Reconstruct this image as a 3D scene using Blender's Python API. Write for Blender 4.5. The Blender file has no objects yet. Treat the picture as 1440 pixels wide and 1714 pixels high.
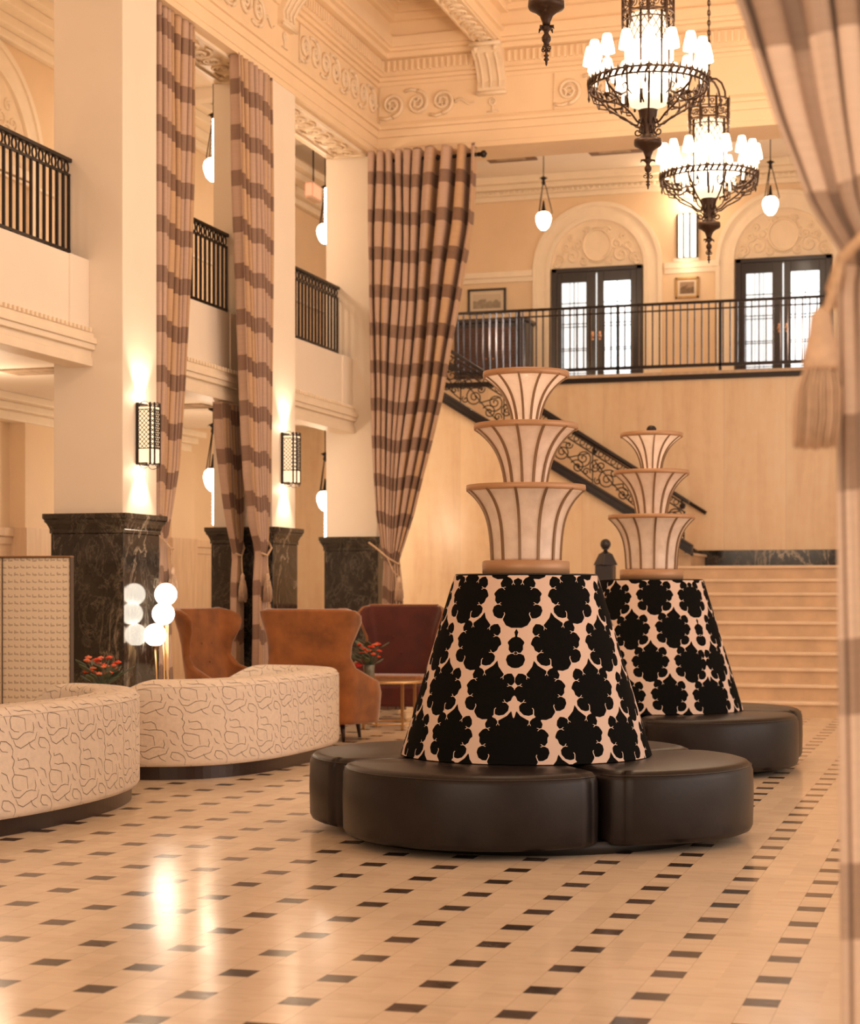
import bpy, math, random
import numpy as np
from mathutils import Vector, Matrix
R = math.radians
PI = math.pi
rnd = random.Random(7)
sc = bpy.context.scene
col = sc.collection

# ------------------------------------------------------------------ camera, world, exposure
FPX, VPX, HY, CH = 3000.0, 1640.0, 992.0, 1.42
yaw = math.atan2(VPX - 720.0, FPX)
cd = bpy.data.cameras.new('camera')
cam = bpy.data.objects.new('camera', cd)
col.objects.link(cam)
cam.location = (0, 0, CH)
cam.rotation_euler = (R(90), 0, yaw)
cd.sensor_fit = 'HORIZONTAL'
cd.sensor_width = 36.0
cd.lens = 36.0 * FPX / 1440.0
cd.shift_y = (HY - 857.0) / 1440.0
cd.dof.use_dof = True
cd.dof.focus_distance = 10.3
cd.dof.aperture_fstop = 4.0
cd.clip_end = 200
sc.camera = cam
vs = sc.view_settings
vs.view_transform = 'Standard'
vs.look = 'None'
vs.gamma = 1.0
vs.use_curve_mapping = False
vs.exposure = 0.06
WORLD = (1.0, 0.715, 0.495)
WSTR = 0.84
w = bpy.data.worlds.new('world')
sc.world = w
w.use_nodes = True
w.node_tree.nodes['Background'].inputs[0].default_value = (*WORLD, 1)
w.node_tree.nodes['Background'].inputs[1].default_value = WSTR
LAMP = (1.0, 0.75, 0.52)
E_CHAND, E_PEND, E_SCONCE, E_GLOBE = 110, 40, 9, 1.2

def area(name, loc, rot, sx, sy, e, c):
    l = bpy.data.lights.new(name, 'AREA'); l.shape = 'RECTANGLE'; l.size = sx; l.size_y = sy
    l.energy = e; l.color = c
    o = bpy.data.objects.new(name, l); o.location = loc; o.rotation_euler = rot; col.objects.link(o); return o
# tall windows of the street side, far right of the hall, and an added warm fill behind the camera
area('daylight_right', (8.5, 9, 3.6), (0, R(90), 0), 5, 14, 450, (1.0, 0.82, 0.76))
area('fill_behind_camera', (-3, -4, 5.0), (R(75), 0, 0), 9, 5, 300, (1.0, 0.76, 0.56))

# ------------------------------------------------------------------ materials
def ncoord(nt, kind='Object'):
    t = nt.nodes.new('ShaderNodeTexCoord'); return t.outputs[kind]
def mixc(nt, fac, a, b):
    m = nt.nodes.new('ShaderNodeMix'); m.data_type = 'RGBA'
    for i, v in ((0, fac), (6, a), (7, b)):
        if isinstance(v, (tuple, list)): m.inputs[i].default_value = (*v[:3], 1)
        elif isinstance(v, (int, float)): m.inputs[i].default_value = v
        else: nt.links.new(v, m.inputs[i])
    return m.outputs[2]
def mth(nt, op, a, b=None, c=None, clamp=False):
    m = nt.nodes.new('ShaderNodeMath'); m.operation = op; m.use_clamp = clamp
    for i, v in enumerate((a, b, c)):
        if v is None: continue
        if isinstance(v, (int, float)): m.inputs[i].default_value = v
        else: nt.links.new(v, m.inputs[i])
    return m.outputs[0]
def noise(nt, vec, scale, detail=4, rough=.55, dist=0):
    n = nt.nodes.new('ShaderNodeTexNoise'); n.inputs['Scale'].default_value = scale
    n.inputs['Detail'].default_value = detail; n.inputs['Roughness'].default_value = rough
    n.inputs['Distortion'].default_value = dist
    if vec is not None: nt.links.new(vec, n.inputs['Vector'])
    return n.outputs['Fac']
def ramp(nt, fac, stops):
    r = nt.nodes.new('ShaderNodeValToRGB'); nt.links.new(fac, r.inputs[0])
    e = r.color_ramp.elements
    while len(e) < len(stops): e.new(.5)
    for k, (p, c) in enumerate(stops):
        e[k].position = p; e[k].color = (*c, 1) if len(c) == 3 else c
    return r.outputs[0]
def bump(nt, h, s=.3, d=.01):
    b = nt.nodes.new('ShaderNodeBump'); b.inputs['Strength'].default_value = s
    b.inputs['Distance'].default_value = d; nt.links.new(h, b.inputs['Height']); return b.outputs[0]
def scalevec(nt, vec, s):
    m = nt.nodes.new('ShaderNodeMapping'); nt.links.new(vec, m.inputs[0]); m.inputs['Scale'].default_value = s
    return m.outputs[0]
def mat(name, c=(.8, .8, .8), rough=.5, metal=0.0, var=0.0, vs_=3.0, bs=None, coat=0, sheen=0, emit=None, es=1.0, spec=.5):
    m = bpy.data.materials.new(name); m.use_nodes = True; nt = m.node_tree
    p = nt.nodes['Principled BSDF']
    p.inputs['Base Color'].default_value = (*c, 1); p.inputs['Roughness'].default_value = rough
    p.inputs['Metallic'].default_value = metal; p.inputs['Specular IOR Level'].default_value = spec
    if coat: p.inputs['Coat Weight'].default_value = coat; p.inputs['Coat Roughness'].default_value = .1
    if sheen: p.inputs['Sheen Weight'].default_value = sheen; p.inputs['Sheen Roughness'].default_value = .4
    if var:
        n = noise(nt, ncoord(nt), vs_)
        c2 = tuple(max(0, x * (1 - var)) for x in c); c3 = tuple(min(1, x * (1 + var)) for x in c)
        nt.links.new(ramp(nt, n, [(.3, c2), (.7, c3)]), p.inputs['Base Color'])
    if bs:
        nt.links.new(bump(nt, noise(nt, ncoord(nt), bs[0]), bs[1], bs[2]), p.inputs['Normal'])
    if emit:
        p.inputs['Emission Color'].default_value = (*emit, 1); p.inputs['Emission Strength'].default_value = es
    return m, nt, p

M = {}
def simple(key, *a, **k):
    M[key] = mat(key, *a, **k)[0]
simple('plaster', (.90, .80, .68), .55, var=.03, vs_=1.2, bs=(9, .08, .01))
simple('plaster_relief', (.88, .72, .53), .5, var=.04, vs_=5, bs=(40, .15, .01))
simple('plaster_ceiling', (.90, .70, .48), .6, var=.04, vs_=1.5, bs=(12, .1, .01))
simple('plaster_warm', (.82, .62, .41), .6, var=.04, vs_=1.3)
simple('cornice', (.90, .77, .60), .5, var=.03, vs_=6)
simple('bronze', (.055, .031, .020), .40, .6, var=.2, vs_=20, bs=(60, .3, .005))
simple('iron', (.020, .014, .014), .38, .4, var=.15, vs_=15)
simple('iron_polished', (.09, .08, .09), .12, .9)
simple('darkwood', (.016, .010, .013), .38, var=.25, vs_=8, coat=.2)
simple('brown_panel', (.07, .028, .018), .45, var=.3, vs_=12)
simple('brass', (.72, .48, .24), .3, .9)
simple('gold_rim', (.50, .29, .16), .42, .25)
simple('rib', (.27, .165, .09), .38, .35)
simple('leather', (.013, .009, .009), .36, var=.25, vs_=6, bs=(55, .12, .004), spec=.32)
simple('leather_seam', (.025, .018, .017), .4)
simple('wood_trim', (.25, .14, .07), .5)
simple('black', (.01, .009, .009), .5)
simple('plinth_dark', (.035, .020, .018), .3)
simple('boucle', (.90, .78, .66), .9, var=.04, vs_=30, bs=(260, .8, .006), sheen=.2)
simple('squiggle', (.13, .095, .075), .9)
simple('rope', (.62, .43, .28), .8, var=.2, vs_=60, bs=(120, .5, .004))
simple('white_lamp', (.9, .8, .68), .4, emit=(1.0, .84, .66), es=2.6)
simple('shade_lit', (.9, .8, .7), .6, emit=(1.0, .80, .58), es=5.5)
simple('candle', (.9, .8, .7), .6, emit=(1.0, .74, .48), es=2.2)
simple('lantern_lit', (.9, .8, .7), .5, emit=(1.0, .78, .50), es=1.25)
simple('lamp_globe', (.95, .9, .85), .3, emit=(1.0, .88, .72), es=6.5)
simple('lantern_hot', (.9, .8, .7), .5, emit=(1.0, .86, .62), es=8.0)
simple('globe_lit', (.95, .9, .85), .3, emit=(1.0, .86, .68), es=11.0)
simple('sconce_lit', (.9, .8, .7), .5, emit=(1.0, .72, .42), es=1.0)
simple('sconce_hot', (.9, .8, .7), .5, emit=(1.0, .80, .55), es=7.0)
simple('sign_red', (.8, .2, .1), .5, emit=(1.0, .30, .16), es=1.3)
simple('sign_white', (.85, .65, .5), .5)
simple('velvet_orange', (.29, .098, .021), .75, var=.35, vs_=5, sheen=.6)
simple('velvet_red', (.085, .012, .007), .75, var=.3, vs_=4, sheen=.15)
simple('leg_dark', (.04, .015, .012), .3)
simple('glass_vase', (.17, .17, .13), .08, spec=.8)
simple('leaf', (.09, .12, .07), .6, var=.3, vs_=20)
simple('flower_red', (.85, .10, .04), .6, var=.2, vs_=50)
simple('flower_orange', (.95, .25, .12), .6, var=.2, vs_=50)
simple('rose', (.55, .01, .01), .6)
simple('frame_black', (.02, .015, .014), .35)
simple('frame_gold', (.45, .27, .10), .4, .5, var=.2, vs_=20)
simple('mat_board', (.72, .60, .45), .5)
simple('grille', (.20, .12, .08), .6, var=.2, vs_=20)
simple('grille_pale', (.42, .30, .20), .6, var=.3, vs_=9)
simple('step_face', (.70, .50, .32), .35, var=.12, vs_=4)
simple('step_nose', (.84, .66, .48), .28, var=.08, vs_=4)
simple('handle', (.55, .30, .18), .3, .8)
simple('tieback', (.66, .47, .33), .85, var=.15, vs_=30)

def marble_dark(name, sc_=1.0, veins=.9):
    m, nt, p = mat(name, rough=.10, spec=.6)
    v = ncoord(nt); v = scalevec(nt, v, (sc_ * .8, sc_ * .8, sc_ * .45))
    cloud = noise(nt, v, 5.5, 9, .68, .9)
    n1 = noise(nt, v, 1.7, 7, .62, 1.2)
    d = mth(nt, 'ABSOLUTE', mth(nt, 'SUBTRACT', n1, .5))
    vein = ramp(nt, d, [(0, (1, 1, 1)), (.007, (.5, .5, .5)), (.02, (0, 0, 0))])
    n2 = noise(nt, v, 3.9, 8, .7, 2.2)
    d2 = mth(nt, 'ABSOLUTE', mth(nt, 'SUBTRACT', n2, .47))
    vein2 = ramp(nt, d2, [(0, (.6, .6, .6)), (.018, (0, 0, 0))])
    msk = ramp(nt, noise(nt, v, 1.1, 2), [(.42, (0, 0, 0)), (.6, (1, 1, 1))])
    base = ramp(nt, cloud, [(.36, (.010, .009, .008)), (.58, (.030, .026, .022)), (.75, (.10, .085, .068))])
    a = mth(nt, 'MULTIPLY', mth(nt, 'ADD', mth(nt, 'MULTIPLY', vein, msk), mth(nt, 'MULTIPLY', vein2, .35)), veins, clamp=True)
    nt.links.new(mixc(nt, a, base, (.50, .42, .32)), p.inputs['Base Color'])
    M[name] = m
marble_dark('marble_dark')

def marble_wall():
    m, nt, p = mat('marble_wall', rough=.2, spec=.45)
    v = ncoord(nt)
    st = noise(nt, scalevec(nt, v, (2.4, 2.4, .35)), 2.0, 5, .6, .6)
    fine = noise(nt, v, 7, 6)
    c = ramp(nt, mth(nt, 'ADD', mth(nt, 'MULTIPLY', st, .75), mth(nt, 'MULTIPLY', fine, .25)),
             [(.33, (.84, .60, .38)), (.5, (.92, .70, .46)), (.68, (.95, .77, .54))])
    sx = nt.nodes.new('ShaderNodeSeparateXYZ'); nt.links.new(v, sx.inputs[0])
    pid = mth(nt, 'FLOOR', mth(nt, 'DIVIDE', sx.outputs[0], .86))
    fr = mth(nt, 'FRACT', mth(nt, 'DIVIDE', sx.outputs[0], .86))
    j = mth(nt, 'LESS_THAN', fr, .010)
    wn = nt.nodes.new('ShaderNodeTexWhiteNoise'); wn.noise_dimensions = '1D'; nt.links.new(pid, wn.inputs['W'])
    tone = mth(nt, 'ADD', mth(nt, 'MULTIPLY', wn.outputs[0], .16), .90)
    mul = nt.nodes.new('ShaderNodeVectorMath'); mul.operation = 'SCALE'
    nt.links.new(c, mul.inputs[0]); nt.links.new(tone, mul.inputs['Scale'])
    nt.links.new(mixc(nt, mth(nt, 'MULTIPLY', j, .22), mul.outputs[0], (.5, .33, .2)), p.inputs['Base Color'])
    M['marble_wall'] = m
marble_wall()

def wainscot():
    m, nt, p = mat('wainscot', rough=.35)
    v = ncoord(nt)
    st = noise(nt, scalevec(nt, v, (6, 6, .7)), 2.2, 5, .6, .4)
    c = ramp(nt, st, [(.3, (.62, .43, .27)), (.7, (.78, .58, .40))])
    nt.links.new(c, p.inputs['Base Color']); M['wainscot'] = m
wainscot()

def floor_mat():
    m, nt, p = mat('floor_tiles', rough=.2, spec=.32)
    v = ncoord(nt)
    s = nt.nodes.new('ShaderNodeSeparateXYZ'); nt.links.new(v, s.inputs[0])
    X, Y = s.outputs[0], s.outputs[1]
    PX = .3846
    gx = mth(nt, 'DIVIDE', mth(nt, 'ADD', X, .721 + .5 * PX), PX)
    ysh = mth(nt, 'SUBTRACT', Y, mth(nt, 'MULTIPLY', mth(nt, 'ADD', X, .721), .0416))
    gy = mth(nt, 'DIVIDE', mth(nt, 'SUBTRACT', ysh, 6.269 - .5 * PX), PX)
    fx, fy = mth(nt, 'FRACT', gx), mth(nt, 'FRACT', gy)
    ix, iy = mth(nt, 'FLOOR', gx), mth(nt, 'FLOOR', gy)
    H = .157
    inx = mth(nt, 'LESS_THAN', mth(nt, 'ABSOLUTE', mth(nt, 'SUBTRACT', fx, .5)), H)
    iny = mth(nt, 'LESS_THAN', mth(nt, 'ABSOLUTE', mth(nt, 'SUBTRACT', fy, .5)), H)
    dark = mth(nt, 'MULTIPLY', inx, iny)
    def near(f, c, wd): return mth(nt, 'LESS_THAN', mth(nt, 'ABSOLUTE', mth(nt, 'SUBTRACT', f, c)), wd)
    jt = mth(nt, 'MAXIMUM', near(fx, .5 - H, .004), near(fx, .5 + H, .004))
    jt = mth(nt, 'MAXIMUM', jt, mth(nt, 'MULTIPLY', near(fy, .5 + H, .004), mth(nt, 'SUBTRACT', 1.0, inx)))
    cx = nt.nodes.new('ShaderNodeCombineXYZ')
    nt.links.new(ix, cx.inputs[0]); nt.links.new(iy, cx.inputs[1]); nt.links.new(inx, cx.inputs[2])
    wn = nt.nodes.new('ShaderNodeTexWhiteNoise'); wn.noise_dimensions = '3D'; nt.links.new(cx.outputs[0], wn.inputs['Vector'])
    wf = wn.outputs['Value']
    off = nt.nodes.new('ShaderNodeVectorMath'); off.operation = 'MULTIPLY_ADD'
    nt.links.new(wn.outputs['Color'], off.inputs[0]); off.inputs[1].default_value = (9, 9, 9); nt.links.new(v, off.inputs[2])
    vv = scalevec(nt, off.outputs[0], (1.2, 5, 1))
    cl = noise(nt, vv, 1.8, 7, .62, 1.0)
    light = ramp(nt, cl, [(.3, (.72, .57, .43)), (.5, (.79, .65, .50)), (.72, (.83, .70, .55))])
    tone = mth(nt, 'ADD', mth(nt, 'MULTIPLY', wf, .10), .94)
    mul = nt.nodes.new('ShaderNodeVectorMath'); mul.operation = 'SCALE'
    nt.links.new(light, mul.inputs[0]); nt.links.new(tone, mul.inputs['Scale'])
    dn = noise(nt, scalevec(nt, off.outputs[0], (4, 14, 1)), 4, 8, .7, 1.2)
    dk = ramp(nt, dn, [(.35, (.045, .030, .024)), (.58, (.085, .060, .048)), (.68, (.30, .24, .20))])
    dsc = nt.nodes.new('ShaderNodeVectorMath'); dsc.operation = 'SCALE'
    nt.links.new(dk, dsc.inputs[0]); nt.links.new(mth(nt, 'ADD', mth(nt, 'MULTIPLY', wf, .8), .55), dsc.inputs['Scale'])
    c = mixc(nt, mth(nt, 'MULTIPLY', jt, .45), mul.outputs[0], (.35, .22, .13))
    nt.links.new(mixc(nt, dark, c, dsc.outputs[0]), p.inputs['Base Color'])
    rg = mth(nt, 'ADD', mth(nt, 'MULTIPLY', noise(nt, v, 3, 6, .7), .13), .10)
    nt.links.new(rg, p.inputs['Roughness'])
    nt.links.new(bump(nt, noise(nt, v, 2.2, 3), .06, .02), p.inputs['Normal'])
    M['floor'] = m
floor_mat()

def plaid(name, base, basev, dark, darkv, per=.45, duty=.34, ph=0.0, vper=.30):
    m, nt, p = mat(name, rough=.75, sheen=.25)
    v = ncoord(nt, 'UV'); s = nt.nodes.new('ShaderNodeSeparateXYZ'); nt.links.new(v, s.inputs[0])
    h = mth(nt, 'LESS_THAN', mth(nt, 'FRACT', mth(nt, 'ADD', mth(nt, 'DIVIDE', s.outputs[1], per), ph)), duty)
    vb = mth(nt, 'LESS_THAN', mth(nt, 'FRACT', mth(nt, 'DIVIDE', s.outputs[0], vper)), .5)
    c = mixc(nt, h, mixc(nt, vb, base, basev), mixc(nt, vb, dark, darkv))
    wv = noise(nt, scalevec(nt, v, (40, 700, 1)), 1.0, 2)
    wv2 = noise(nt, scalevec(nt, v, (6, 90, 1)), 1.0, 3)
    hsv = nt.nodes.new('ShaderNodeVectorMath'); hsv.operation = 'SCALE'; nt.links.new(c, hsv.inputs[0])
    nt.links.new(mth(nt, 'ADD', mth(nt, 'MULTIPLY', wv2, .25), .88), hsv.inputs['Scale'])
    nt.links.new(hsv.outputs[0], p.inputs['Base Color'])
    nt.links.new(bump(nt, wv, .25, .002), p.inputs['Normal'])
    M[name] = m
plaid('plaid', (.54, .345, .20), (.52, .36, .275), (.215, .12, .075), (.26, .16, .115))
plaid('plaid_near', (.78, .62, .51), (.70, .55, .45), (.42, .30, .23), (.48, .36, .29), ph=.55)

def booth_mat():
    m, nt, p = mat('booth_fabric', rough=.85, sheen=.2)
    v = ncoord(nt); s = nt.nodes.new('ShaderNodeSeparateXYZ'); nt.links.new(v, s.inputs[0])
    gx = mth(nt, 'DIVIDE', s.outputs[0], .050); gz = mth(nt, 'DIVIDE', s.outputs[2], .056)
    n = noise(nt, v, 22, 3)
    fx = mth(nt, 'FRACT', mth(nt, 'ADD', gx, mth(nt, 'MULTIPLY', n, .35)))
    fz = mth(nt, 'FRACT', mth(nt, 'ADD', gz, mth(nt, 'MULTIPLY', n, .55)))
    a = mth(nt, 'MULTIPLY', mth(nt, 'LESS_THAN', fz, .20), mth(nt, 'LESS_THAN', fx, .72)); b = mth(nt, 'MULTIPLY', mth(nt, 'LESS_THAN', fx, .18), mth(nt, 'LESS_THAN', fz, .42))
    d = mth(nt, 'MULTIPLY', mth(nt, 'MAXIMUM', a, b), .50)
    nt.links.new(mixc(nt, d, (.90, .78, .62), (.25, .15, .09)), p.inputs['Base Color'])
    M['booth'] = m
booth_mat()

def shade_mat():
    m = bpy.data.materials.new('seeded_glass'); m.use_nodes = True; nt = m.node_tree
    p = nt.nodes['Principled BSDF']
    v = ncoord(nt); n = noise(nt, v, 170, 2, .5); n2 = noise(nt, v, 9, 3)
    nt.links.new(ramp(nt, n2, [(.3, (.66, .52, .43)), (.7, (.82, .68, .58))]), p.inputs['Base Color'])
    p.inputs['Roughness'].default_value = .10; p.inputs['Specular IOR Level'].default_value = .65
    nt.links.new(bump(nt, n, .35, .003), p.inputs['Normal'])
    p.inputs['Emission Color'].default_value = (1, .66, .40, 1); p.inputs['Emission Strength'].default_value = .06
    M['seeded_glass'] = m
    m2 = m.copy(); m2.name = 'seeded_glass_bright'
    m2.node_tree.nodes['Principled BSDF'].inputs['Emission Strength'].default_value = .26
    M['seeded_glass_bright'] = m2
shade_mat()

def cone_mat():
    m, nt, p = mat('medallion_velvet', rough=.95, spec=.08)
    a = nt.nodes.new('ShaderNodeAttribute'); a.attribute_name = 'pattern'
    f = mth(nt, 'GREATER_THAN', a.outputs['Fac'], 0.0)
    fine = noise(nt, ncoord(nt), 300, 2)
    nt.links.new(mixc(nt, f, (.74, .58, .50), (.006, .006, .006)), p.inputs['Base Color'])
    nt.links.new(bump(nt, fine, .2, .002), p.inputs['Normal'])
    M['medallion'] = m
    simple('medallion_cream', (.80, .64, .55), .85)
cone_mat()

def window_glow():
    m, nt, p = mat('daylight_pane', (.8, .85, .9), .15)
    v = ncoord(nt); s = nt.nodes.new('ShaderNodeSeparateXYZ'); nt.links.new(v, s.inputs[0])
    st = noise(nt, scalevec(nt, v, (14, 1, .4)), 1.0, 3)
    c = ramp(nt, st, [(.3, (.62, .78, .86)), (.6, (.90, .97, 1.0))])
    nt.links.new(c, p.inputs['Emission Color']); p.inputs['Emission Strength'].default_value = .92
    M['pane'] = m
    m2 = m.copy(); m2.name = 'daylight_pane_bright'; m2.node_tree.nodes['Principled BSDF'].inputs['Emission Strength'].default_value = 1.9
    M['pane_bright'] = m2
window_glow()

def photo_mat(name, sky, ground, scale):
    m, nt, p = mat(name, rough=.12)
    v = ncoord(nt); s = nt.nodes.new('ShaderNodeSeparateXYZ'); nt.links.new(v, s.inputs[0])
    n = noise(nt, v, scale, 5)
    f = mth(nt, 'LESS_THAN', mth(nt, 'ADD', s.outputs[2], mth(nt, 'MULTIPLY', n, .22)), .13)
    nt.links.new(mixc(nt, f, sky, mixc(nt, n, ground, sky)), p.inputs['Base Color']); M[name] = m
photo_mat('print_landscape', (.62, .52, .40), (.10, .08, .06), 14)
photo_mat('print_interior', (.35, .24, .16), (.06, .04, .03), 22)

# ------------------------------------------------------------------ mesh builder
class MB:
    def __init__(s): s.v = []; s.f = []; s.m = []; s.sm = []; s.uv = None
    def add(s, vs_, fs, mi=0, sm=False):
        o = len(s.v); s.v += [tuple(p) for p in vs_]
        for f in fs: s.f.append(tuple(i + o for i in f)); s.m.append(mi); s.sm.append(sm)
        return s
    def box(s, x0, x1, y0, y1, z0, z1, mi=0):
        x0, x1 = min(x0, x1), max(x0, x1); y0, y1 = min(y0, y1), max(y0, y1); z0, z1 = min(z0, z1), max(z0, z1)
        V = [(x0, y0, z0), (x1, y0, z0), (x1, y1, z0), (x0, y1, z0), (x0, y0, z1), (x1, y0, z1), (x1, y1, z1), (x0, y1, z1)]
        return s.add(V, [(0, 3, 2, 1), (4, 5, 6, 7), (0, 1, 5, 4), (1, 2, 6, 5), (2, 3, 7, 6), (3, 0, 4, 7)], mi)
    def obox(s, a, b, wd, ht, mi=0, up=(0, 0, 1)):   # bar from a to b, width wd, height ht
        a, b = Vector(a), Vector(b); d = (b - a).normalized(); up = Vector(up)
        sd = d.cross(up); sd = sd.normalized() if sd.length > 1e-6 else Vector((1, 0, 0)); u = sd.cross(d)
        V = []
        for p in (a, b):
            for i, j in ((-1, -1), (1, -1), (1, 1), (-1, 1)): V.append(p + sd * i * wd / 2 + u * j * ht / 2)
        return s.add(V, [(0, 1, 2, 3), (7, 6, 5, 4), (0, 4, 5, 1), (1, 5, 6, 2), (2, 6, 7, 3), (3, 7, 4, 0)], mi)
    def prism(s, poly, fn, d0, d1, mi=0, sm=False):    # poly 2d, fn(a,b,d)->xyz
        n = len(poly)
        V = [fn(a, b, d0) for a, b in poly] + [fn(a, b, d1) for a, b in poly]
        F = [tuple(range(n))[::-1], tuple(range(n, 2 * n))]
        s.add(V, F, mi, False)
        o = len(s.v) - 2 * n
        for i in range(n):
            j = (i + 1) % n; s.f.append((o + i, o + j, o + n + j, o + n + i)); s.m.append(mi); s.sm.append(sm)
        return s
    def tube(s, pts, r, n=8, closed=False, mi=0):
        P = [Vector(p) for p in pts]; N = len(P)
        if not hasattr(r, '__len__'): r = [r] * N
        T = []
        for i in range(N):
            a = P[(i - 1) % N] if (closed or i > 0) else P[i]; b = P[(i + 1) % N] if (closed or i < N - 1) else P[i]
            t = (b - a); T.append(t.normalized() if t.length > 1e-9 else Vector((0, 0, 1)))
        u = T[0].orthogonal().normalized(); V = []
        for i in range(N):
            u = (u - T[i] * u.dot(T[i])); u = u.normalized() if u.length > 1e-6 else T[i].orthogonal().normalized()
            w_ = T[i].cross(u)
            for k in range(n):
                a = 2 * PI * k / n; V.append(P[i] + (u * math.cos(a) + w_ * math.sin(a)) * r[i])
        F = []
        for i in range(N if closed else N - 1):
            for k in range(n):
                j = (i + 1) % N; F.append((i * n + k, i * n + (k + 1) % n, j * n + (k + 1) % n, j * n + k))
        if not closed: F.append(tuple(range(n))[::-1]); F.append(tuple((N - 1) * n + k for k in range(n)))
        return s.add(V, F, mi, True)
    def lathe(s, prof, c=(0, 0, 0), n=32, mi=0, sm=True, cap=True):   # prof: (r,z)
        V = []; F = []; m = len(prof)
        for r_, z in prof:
            for k in range(n):
                a = 2 * PI * k / n; V.append((c[0] + r_ * math.cos(a), c[1] + r_ * math.sin(a), c[2] + z))
        for i in range(m - 1):
            for k in range(n): F.append((i * n + k, i * n + (k + 1) % n, (i + 1) * n + (k + 1) % n, (i + 1) * n + k))
        s.add(V, F, mi, sm)
        if cap:
            o = len(s.v) - len(V)
            if prof[0][0] > 1e-5: s.f.append(tuple(o + k for k in range(n))[::-1]); s.m.append(mi); s.sm.append(False)
            if prof[-1][0] > 1e-5: s.f.append(tuple(o + (m - 1) * n + k for k in range(n))); s.m.append(mi); s.sm.append(False)
        return s
    def ball(s, c, r, n=16, mi=0, sz=1.0):
        k = max(6, n // 2)
        return s.lathe([(max(1e-6, r * math.sin(PI * i / k)), -r * sz * math.cos(PI * i / k)) for i in range(k + 1)], c, n, mi, cap=False)
    def grid(s, fn, nu, nv, cu=False, mi=0, sm=True):
        V = [fn(i / (nu if cu else nu - 1), j / (nv - 1)) for j in range(nv) for i in range(nu)]
        F = []
        for j in range(nv - 1):
            for i in range(nu if cu else nu - 1):
                F.append((j * nu + i, j * nu + (i + 1) % nu, (j + 1) * nu + (i + 1) % nu, (j + 1) * nu + i))
        return s.add(V, F, mi, sm)
    def build(s, name, mats, parent=None, bevel=0, uv=None):
        me = bpy.data.meshes.new(name); me.from_pydata(s.v, [], s.f)
        if not isinstance(mats, (list, tuple)): mats = [mats]
        for k in mats: me.materials.append(M[k])
        me.polygons.foreach_set('material_index', s.m); me.polygons.foreach_set('use_smooth', s.sm)
        if uv is not None:
            l = me.uv_layers.new(name='UVMap'); idx = np.zeros(len(me.loops), dtype=np.int32); me.loops.foreach_get('vertex_index', idx)
            l.data.foreach_set('uv', np.asarray(uv, dtype=np.float32)[idx].ravel())
        me.validate(); me.update()
        o = bpy.data.objects.new(name, me); col.objects.link(o)
        if parent is not None: o.parent = parent
        if bevel:
            b = o.modifiers.new('bevel', 'BEVEL'); b.width = bevel; b.segments = 2; b.limit_method = 'ANGLE'; b.angle_limit = R(40)
        return o
def tag(o, label, cat, group=None, kind=None):
    if label: o['label'] = label
    if cat: o['category'] = cat
    if group: o['group'] = group
    if kind: o['kind'] = kind
    return o
def thing(name, label, cat, loc=(0, 0, 0), rz=0, group=None):
    o = bpy.data.objects.new(name, None); o.empty_display_size = .1; col.objects.link(o)
    o.location = loc; o.rotation_euler = (0, 0, rz); return tag(o, label, cat, group)
def struct(name, mb, mats, label=None, bevel=0, parent=None):
    o = mb.build(name, mats, parent, bevel)
    if parent is None:
        o['kind'] = 'structure'
        if label: o['label'] = label
    return o
def kids(o): return [c for c in bpy.data.objects if c.parent == o]
def dup(root, loc, rz=0, label=None, group=None):
    r = root.copy(); col.objects.link(r); r.location = loc; r.rotation_euler = (0, 0, rz)
    if label: r['label'] = label
    if group: r['group'] = group
    def rec(a, b):
        for c in kids(a):
            if c in done: continue
            d = c.copy(); done.add(d); col.objects.link(d); d.parent = b; rec(c, d)
    done = {r}; rec(root, r); return r
def plight(parent, loc, e, r=.1, c=LAMP, name='bulb_light'):
    l = bpy.data.lights.new(name, 'POINT'); l.energy = e; l.color = c; l.shadow_soft_size = r
    o = bpy.data.objects.new(name, l); col.objects.link(o); o.location = loc
    if parent is not None: o.parent = parent
    return o
def spot(parent, loc, rot, e, ang, c=LAMP, r=.03, blend=.6):
    l = bpy.data.lights.new('beam_light', 'SPOT'); l.energy = e; l.color = c; l.shadow_soft_size = r; l.spot_size = R(ang); l.spot_blend = blend
    o = bpy.data.objects.new('beam_light', l); col.objects.link(o); o.location = loc; o.rotation_euler = rot
    if parent is not None: o.parent = parent
    return o
def spiral(r0, r1, turns, a0=0, n=26, sgn=1):     # list of (a,b) about the origin, ends at r1 (inner)
    out = []
    for i in range(n):
        t = i / (n - 1); r_ = r0 + (r1 - r0) * t ** .8; a = a0 + sgn * turns * 2 * PI * t
        out.append((r_ * math.cos(a), r_ * math.sin(a)))
    return out

# ------------------------------------------------------------------ the setting
XW = -7.0            # face of the left colonnade
YC = [10.49, 13.87, 17.25, 20.63]
YB, YL, YW, YD = 20.63, 23.65, 25.3, 29.0   # cross beam, landing, stair wall, balcony doors
ZB, ZM, ZF = 6.74, 4.28, 4.55               # beam soffit, left balcony, rear balcony floor
struct('floor', MB().box(-10.6, 6, -4, 29.2, -.1, 0), 'floor', 'polished cream stone floor with small dark inset squares')
struct('wall_left', MB().box(-10.5, -10.3, -4, 29.2, 0, 8.5), 'plaster_warm')
m = MB(); m.box(-10.3, -10.27, -4, 29, .16, 2.04); m.box(-10.3, -10.24, -4, 29, 0, .16)
struct('trim_1', m, 'wainscot', 'pale panelled wainscot of the left aisle')
struct('trim_2', MB().box(-10.3, -10.22, -4, 29, 2.04, 2.14).box(-10.3, -10.25, -4, 29, 1.95, 2.04), 'wainscot', bevel=.01)
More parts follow.
